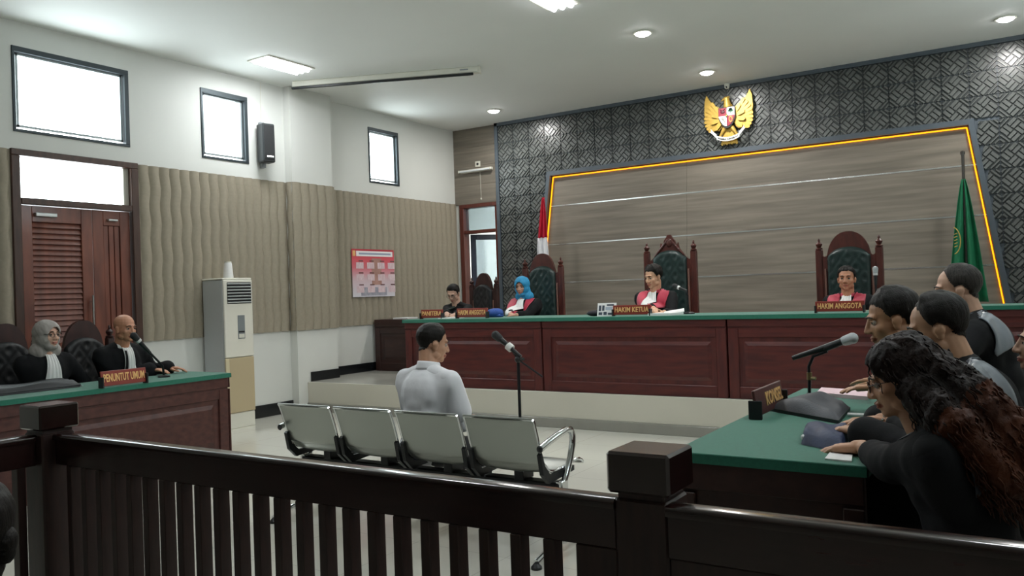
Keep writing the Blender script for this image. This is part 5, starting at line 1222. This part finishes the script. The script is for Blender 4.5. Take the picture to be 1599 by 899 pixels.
# curly hair: scalp cap and many hanging curls
CURL = mat('curly_brown_hair', '#0e0908', .5, colour2='#22120d', vscale=5, bump=.3, bscale=120, spec=.2)
CURLT = mat('copper_hair_ends', '#351a10', .5, colour2='#582e1a', vscale=7, bump=.3, bscale=120, spec=.2)
H = l1.HM; r2 = random.Random(5)
def lock(m, root, end, r, turns, amp, seed):
    n = 9; root, end = Vector(root), Vector(end); d = (end-root); a = d.orthogonal().normalized(); b = d.cross(a).normalized(); pts = []; rs = []
    for i in range(n+1):
        t = i/n; sag = Vector((0, 0, -.05*math.sin(PI*t)*d.length)); k = amp*(.25+t)
        pts.append(root+d*t+sag*-1*.3+a*k*math.sin(turns*2*PI*t+seed)+b*k*math.cos(turns*2*PI*t*.9+seed)); rs.append(r*(1-.55*t**2)*(.75+.25*math.sin(seed+9*t)))
    m.tube(pts, rs, 4, True)
# soft mass under the curls
bd = -l1.fw; m = MB(); q = lambda *a: H @ Vector(a); c0 = q(0, -.02, .05)
m.ell(q(0, -.02, .045), (.105, .115, .10), 24); m.ell(q(0, -.05, .0), (.10, .09, .11), 24)
k1 = l1.N+bd*.11+l1.u*.02; k2 = l1.N+bd*.17-l1.u*.13; k3 = l1.N+bd*.19-l1.u*.27
m.cap(q(0, -.07, .0), .10, k1, .105); m.cap(k1, .105, k2, .11); m.cap(k2, .11, k3, .055)
for e in (-1, 1): m.cap(q(e*.05, -.03, .0), .065, l1.N+l1.rt*e*.12+bd*.07-l1.u*.03, .07); m.cap(l1.N+l1.rt*e*.12+bd*.08-l1.u*.03, .07, l1.N+l1.rt*e*.13+bd*.15-l1.u*.20, .05)
V, F = remesh(m, .0065, 3); n_ = normals(V, F)
V = V+n_*(.013*wob(V*np.array([1, 1, .8]), 34, 1.0)+.007*wob(V, 80, 2.0)+.003*wob(V, 170, 3.0))[:, None]
Hi = np.array(H.inverted()); L_ = V@Hi[:3, :3].T+Hi[:3, 3]; cc = L_[F].mean(axis=1)
face_ = (cc[:, 1] > .035) & (np.abs(cc[:, 0]) < .068) & (cc[:, 2] < .068) | ((cc[:, 1] > .012) & (cc[:, 2] < .01) & (cc[:, 2] > -.13) & (np.abs(cc[:, 0]) < .10))
V, F, _ = cut(V, F, ~face_); L2 = V@Hi[:3, :3].T+Hi[:3, 3]; cen = L2[F].mean(axis=1)
obj('hair_mass', np_mesh('hair_mass', V, F, [CURL, CURLT], (cen[:, 1]*.7+cen[:, 2] < -.20+.05*wob(cen, 30, 1.0)).astype(int)), l1.o)
bv = BVHTree.FromPolygons([Vector(v) for v in V.tolist()], F.tolist())
mA, mB = MB(), MB()
for i in range(900):
    f = F[r2.randrange(len(F))]; p0 = Vector(V[f[0]]); lo_, nn, ix, ds = bv.find_nearest(p0)
    nv = Vector(n_[0]); nv = (p0-(c0+(k2-c0)*min(1, max(0, (p0-c0).dot(k2-c0)/(k2-c0).length_squared)))).normalized()
    dwn = (k3-c0).normalized()*.6+Vector((0, 0, -.35)); L0 = r2.uniform(.05, .12); tgt = p0+(dwn.normalized()*L0)+nv*r2.uniform(.004, .022)
    lm = H.inverted() @ p0
    if lm.y > .0 and lm.z < .07 and lm.z > -.16: continue
    lock(mB if lm.y*.7+lm.z < -.19 else mA, p0+nv*.002, tgt, r2.uniform(.0022, .0042), r2.uniform(1.2, 2.4), r2.uniform(.005, .012), r2.uniform(0, 6))
mA.build('dark_curls', CURL, l1.o, 'all'); mB.build('copper_curls', CURLT, l1.o, 'all')
def bracelet(p, e, mt, beads=14, r=.034, off=.03, br=.006):
    w, el = p.wr[e], p.el[e]; d = (w-el).normalized(); a = d.orthogonal().normalized(); b = d.cross(a); c = w-d*off; m = MB()
    for i in range(beads): t = 2*PI*i/beads; m.ell(c+a*r*math.cos(t)+b*r*math.sin(t), (br, br, br), 8)
    m.build('bracelet', mt, p.o, True)
bracelet(l1, 1, SILVER); bracelet(l2, 0, BLACKP, 16, .036, .02); m = MB(); w = l2.wr[0]; d = (l2.wr[0]-l2.el[0]).normalized(); m.tube([w-d*.075, w-d*.05], .038, 16); m.build('wrist_watch', CHROME, l2.o, True)
m = MB(); m.ell(H @ Vector((.080, -.004, -.034)), (.004, .004, .004), 8); m.ell(H @ Vector((-.080, -.004, -.034)), (.005, .005, .005), 8); m.build('earring', SILVER, l1.o, True)
# spectator's head at the lower left corner
hs_ = at(-52, 845, D=1.75)
sp = Person('dark-haired spectator at the lower left corner, mostly outside the picture', hs_, R(38), 0, skin='#8a6450', hyaw=R(8), hpitch=R(-8), seed=13.0, noeyes=True)
sp.garment('dark_jacket', mat('dark_green_jacket', '#14201e', .85), .016, (.06, .058), .9, fold=.005); sp.hair('long', HAIRB, .013, .02, 9.0)
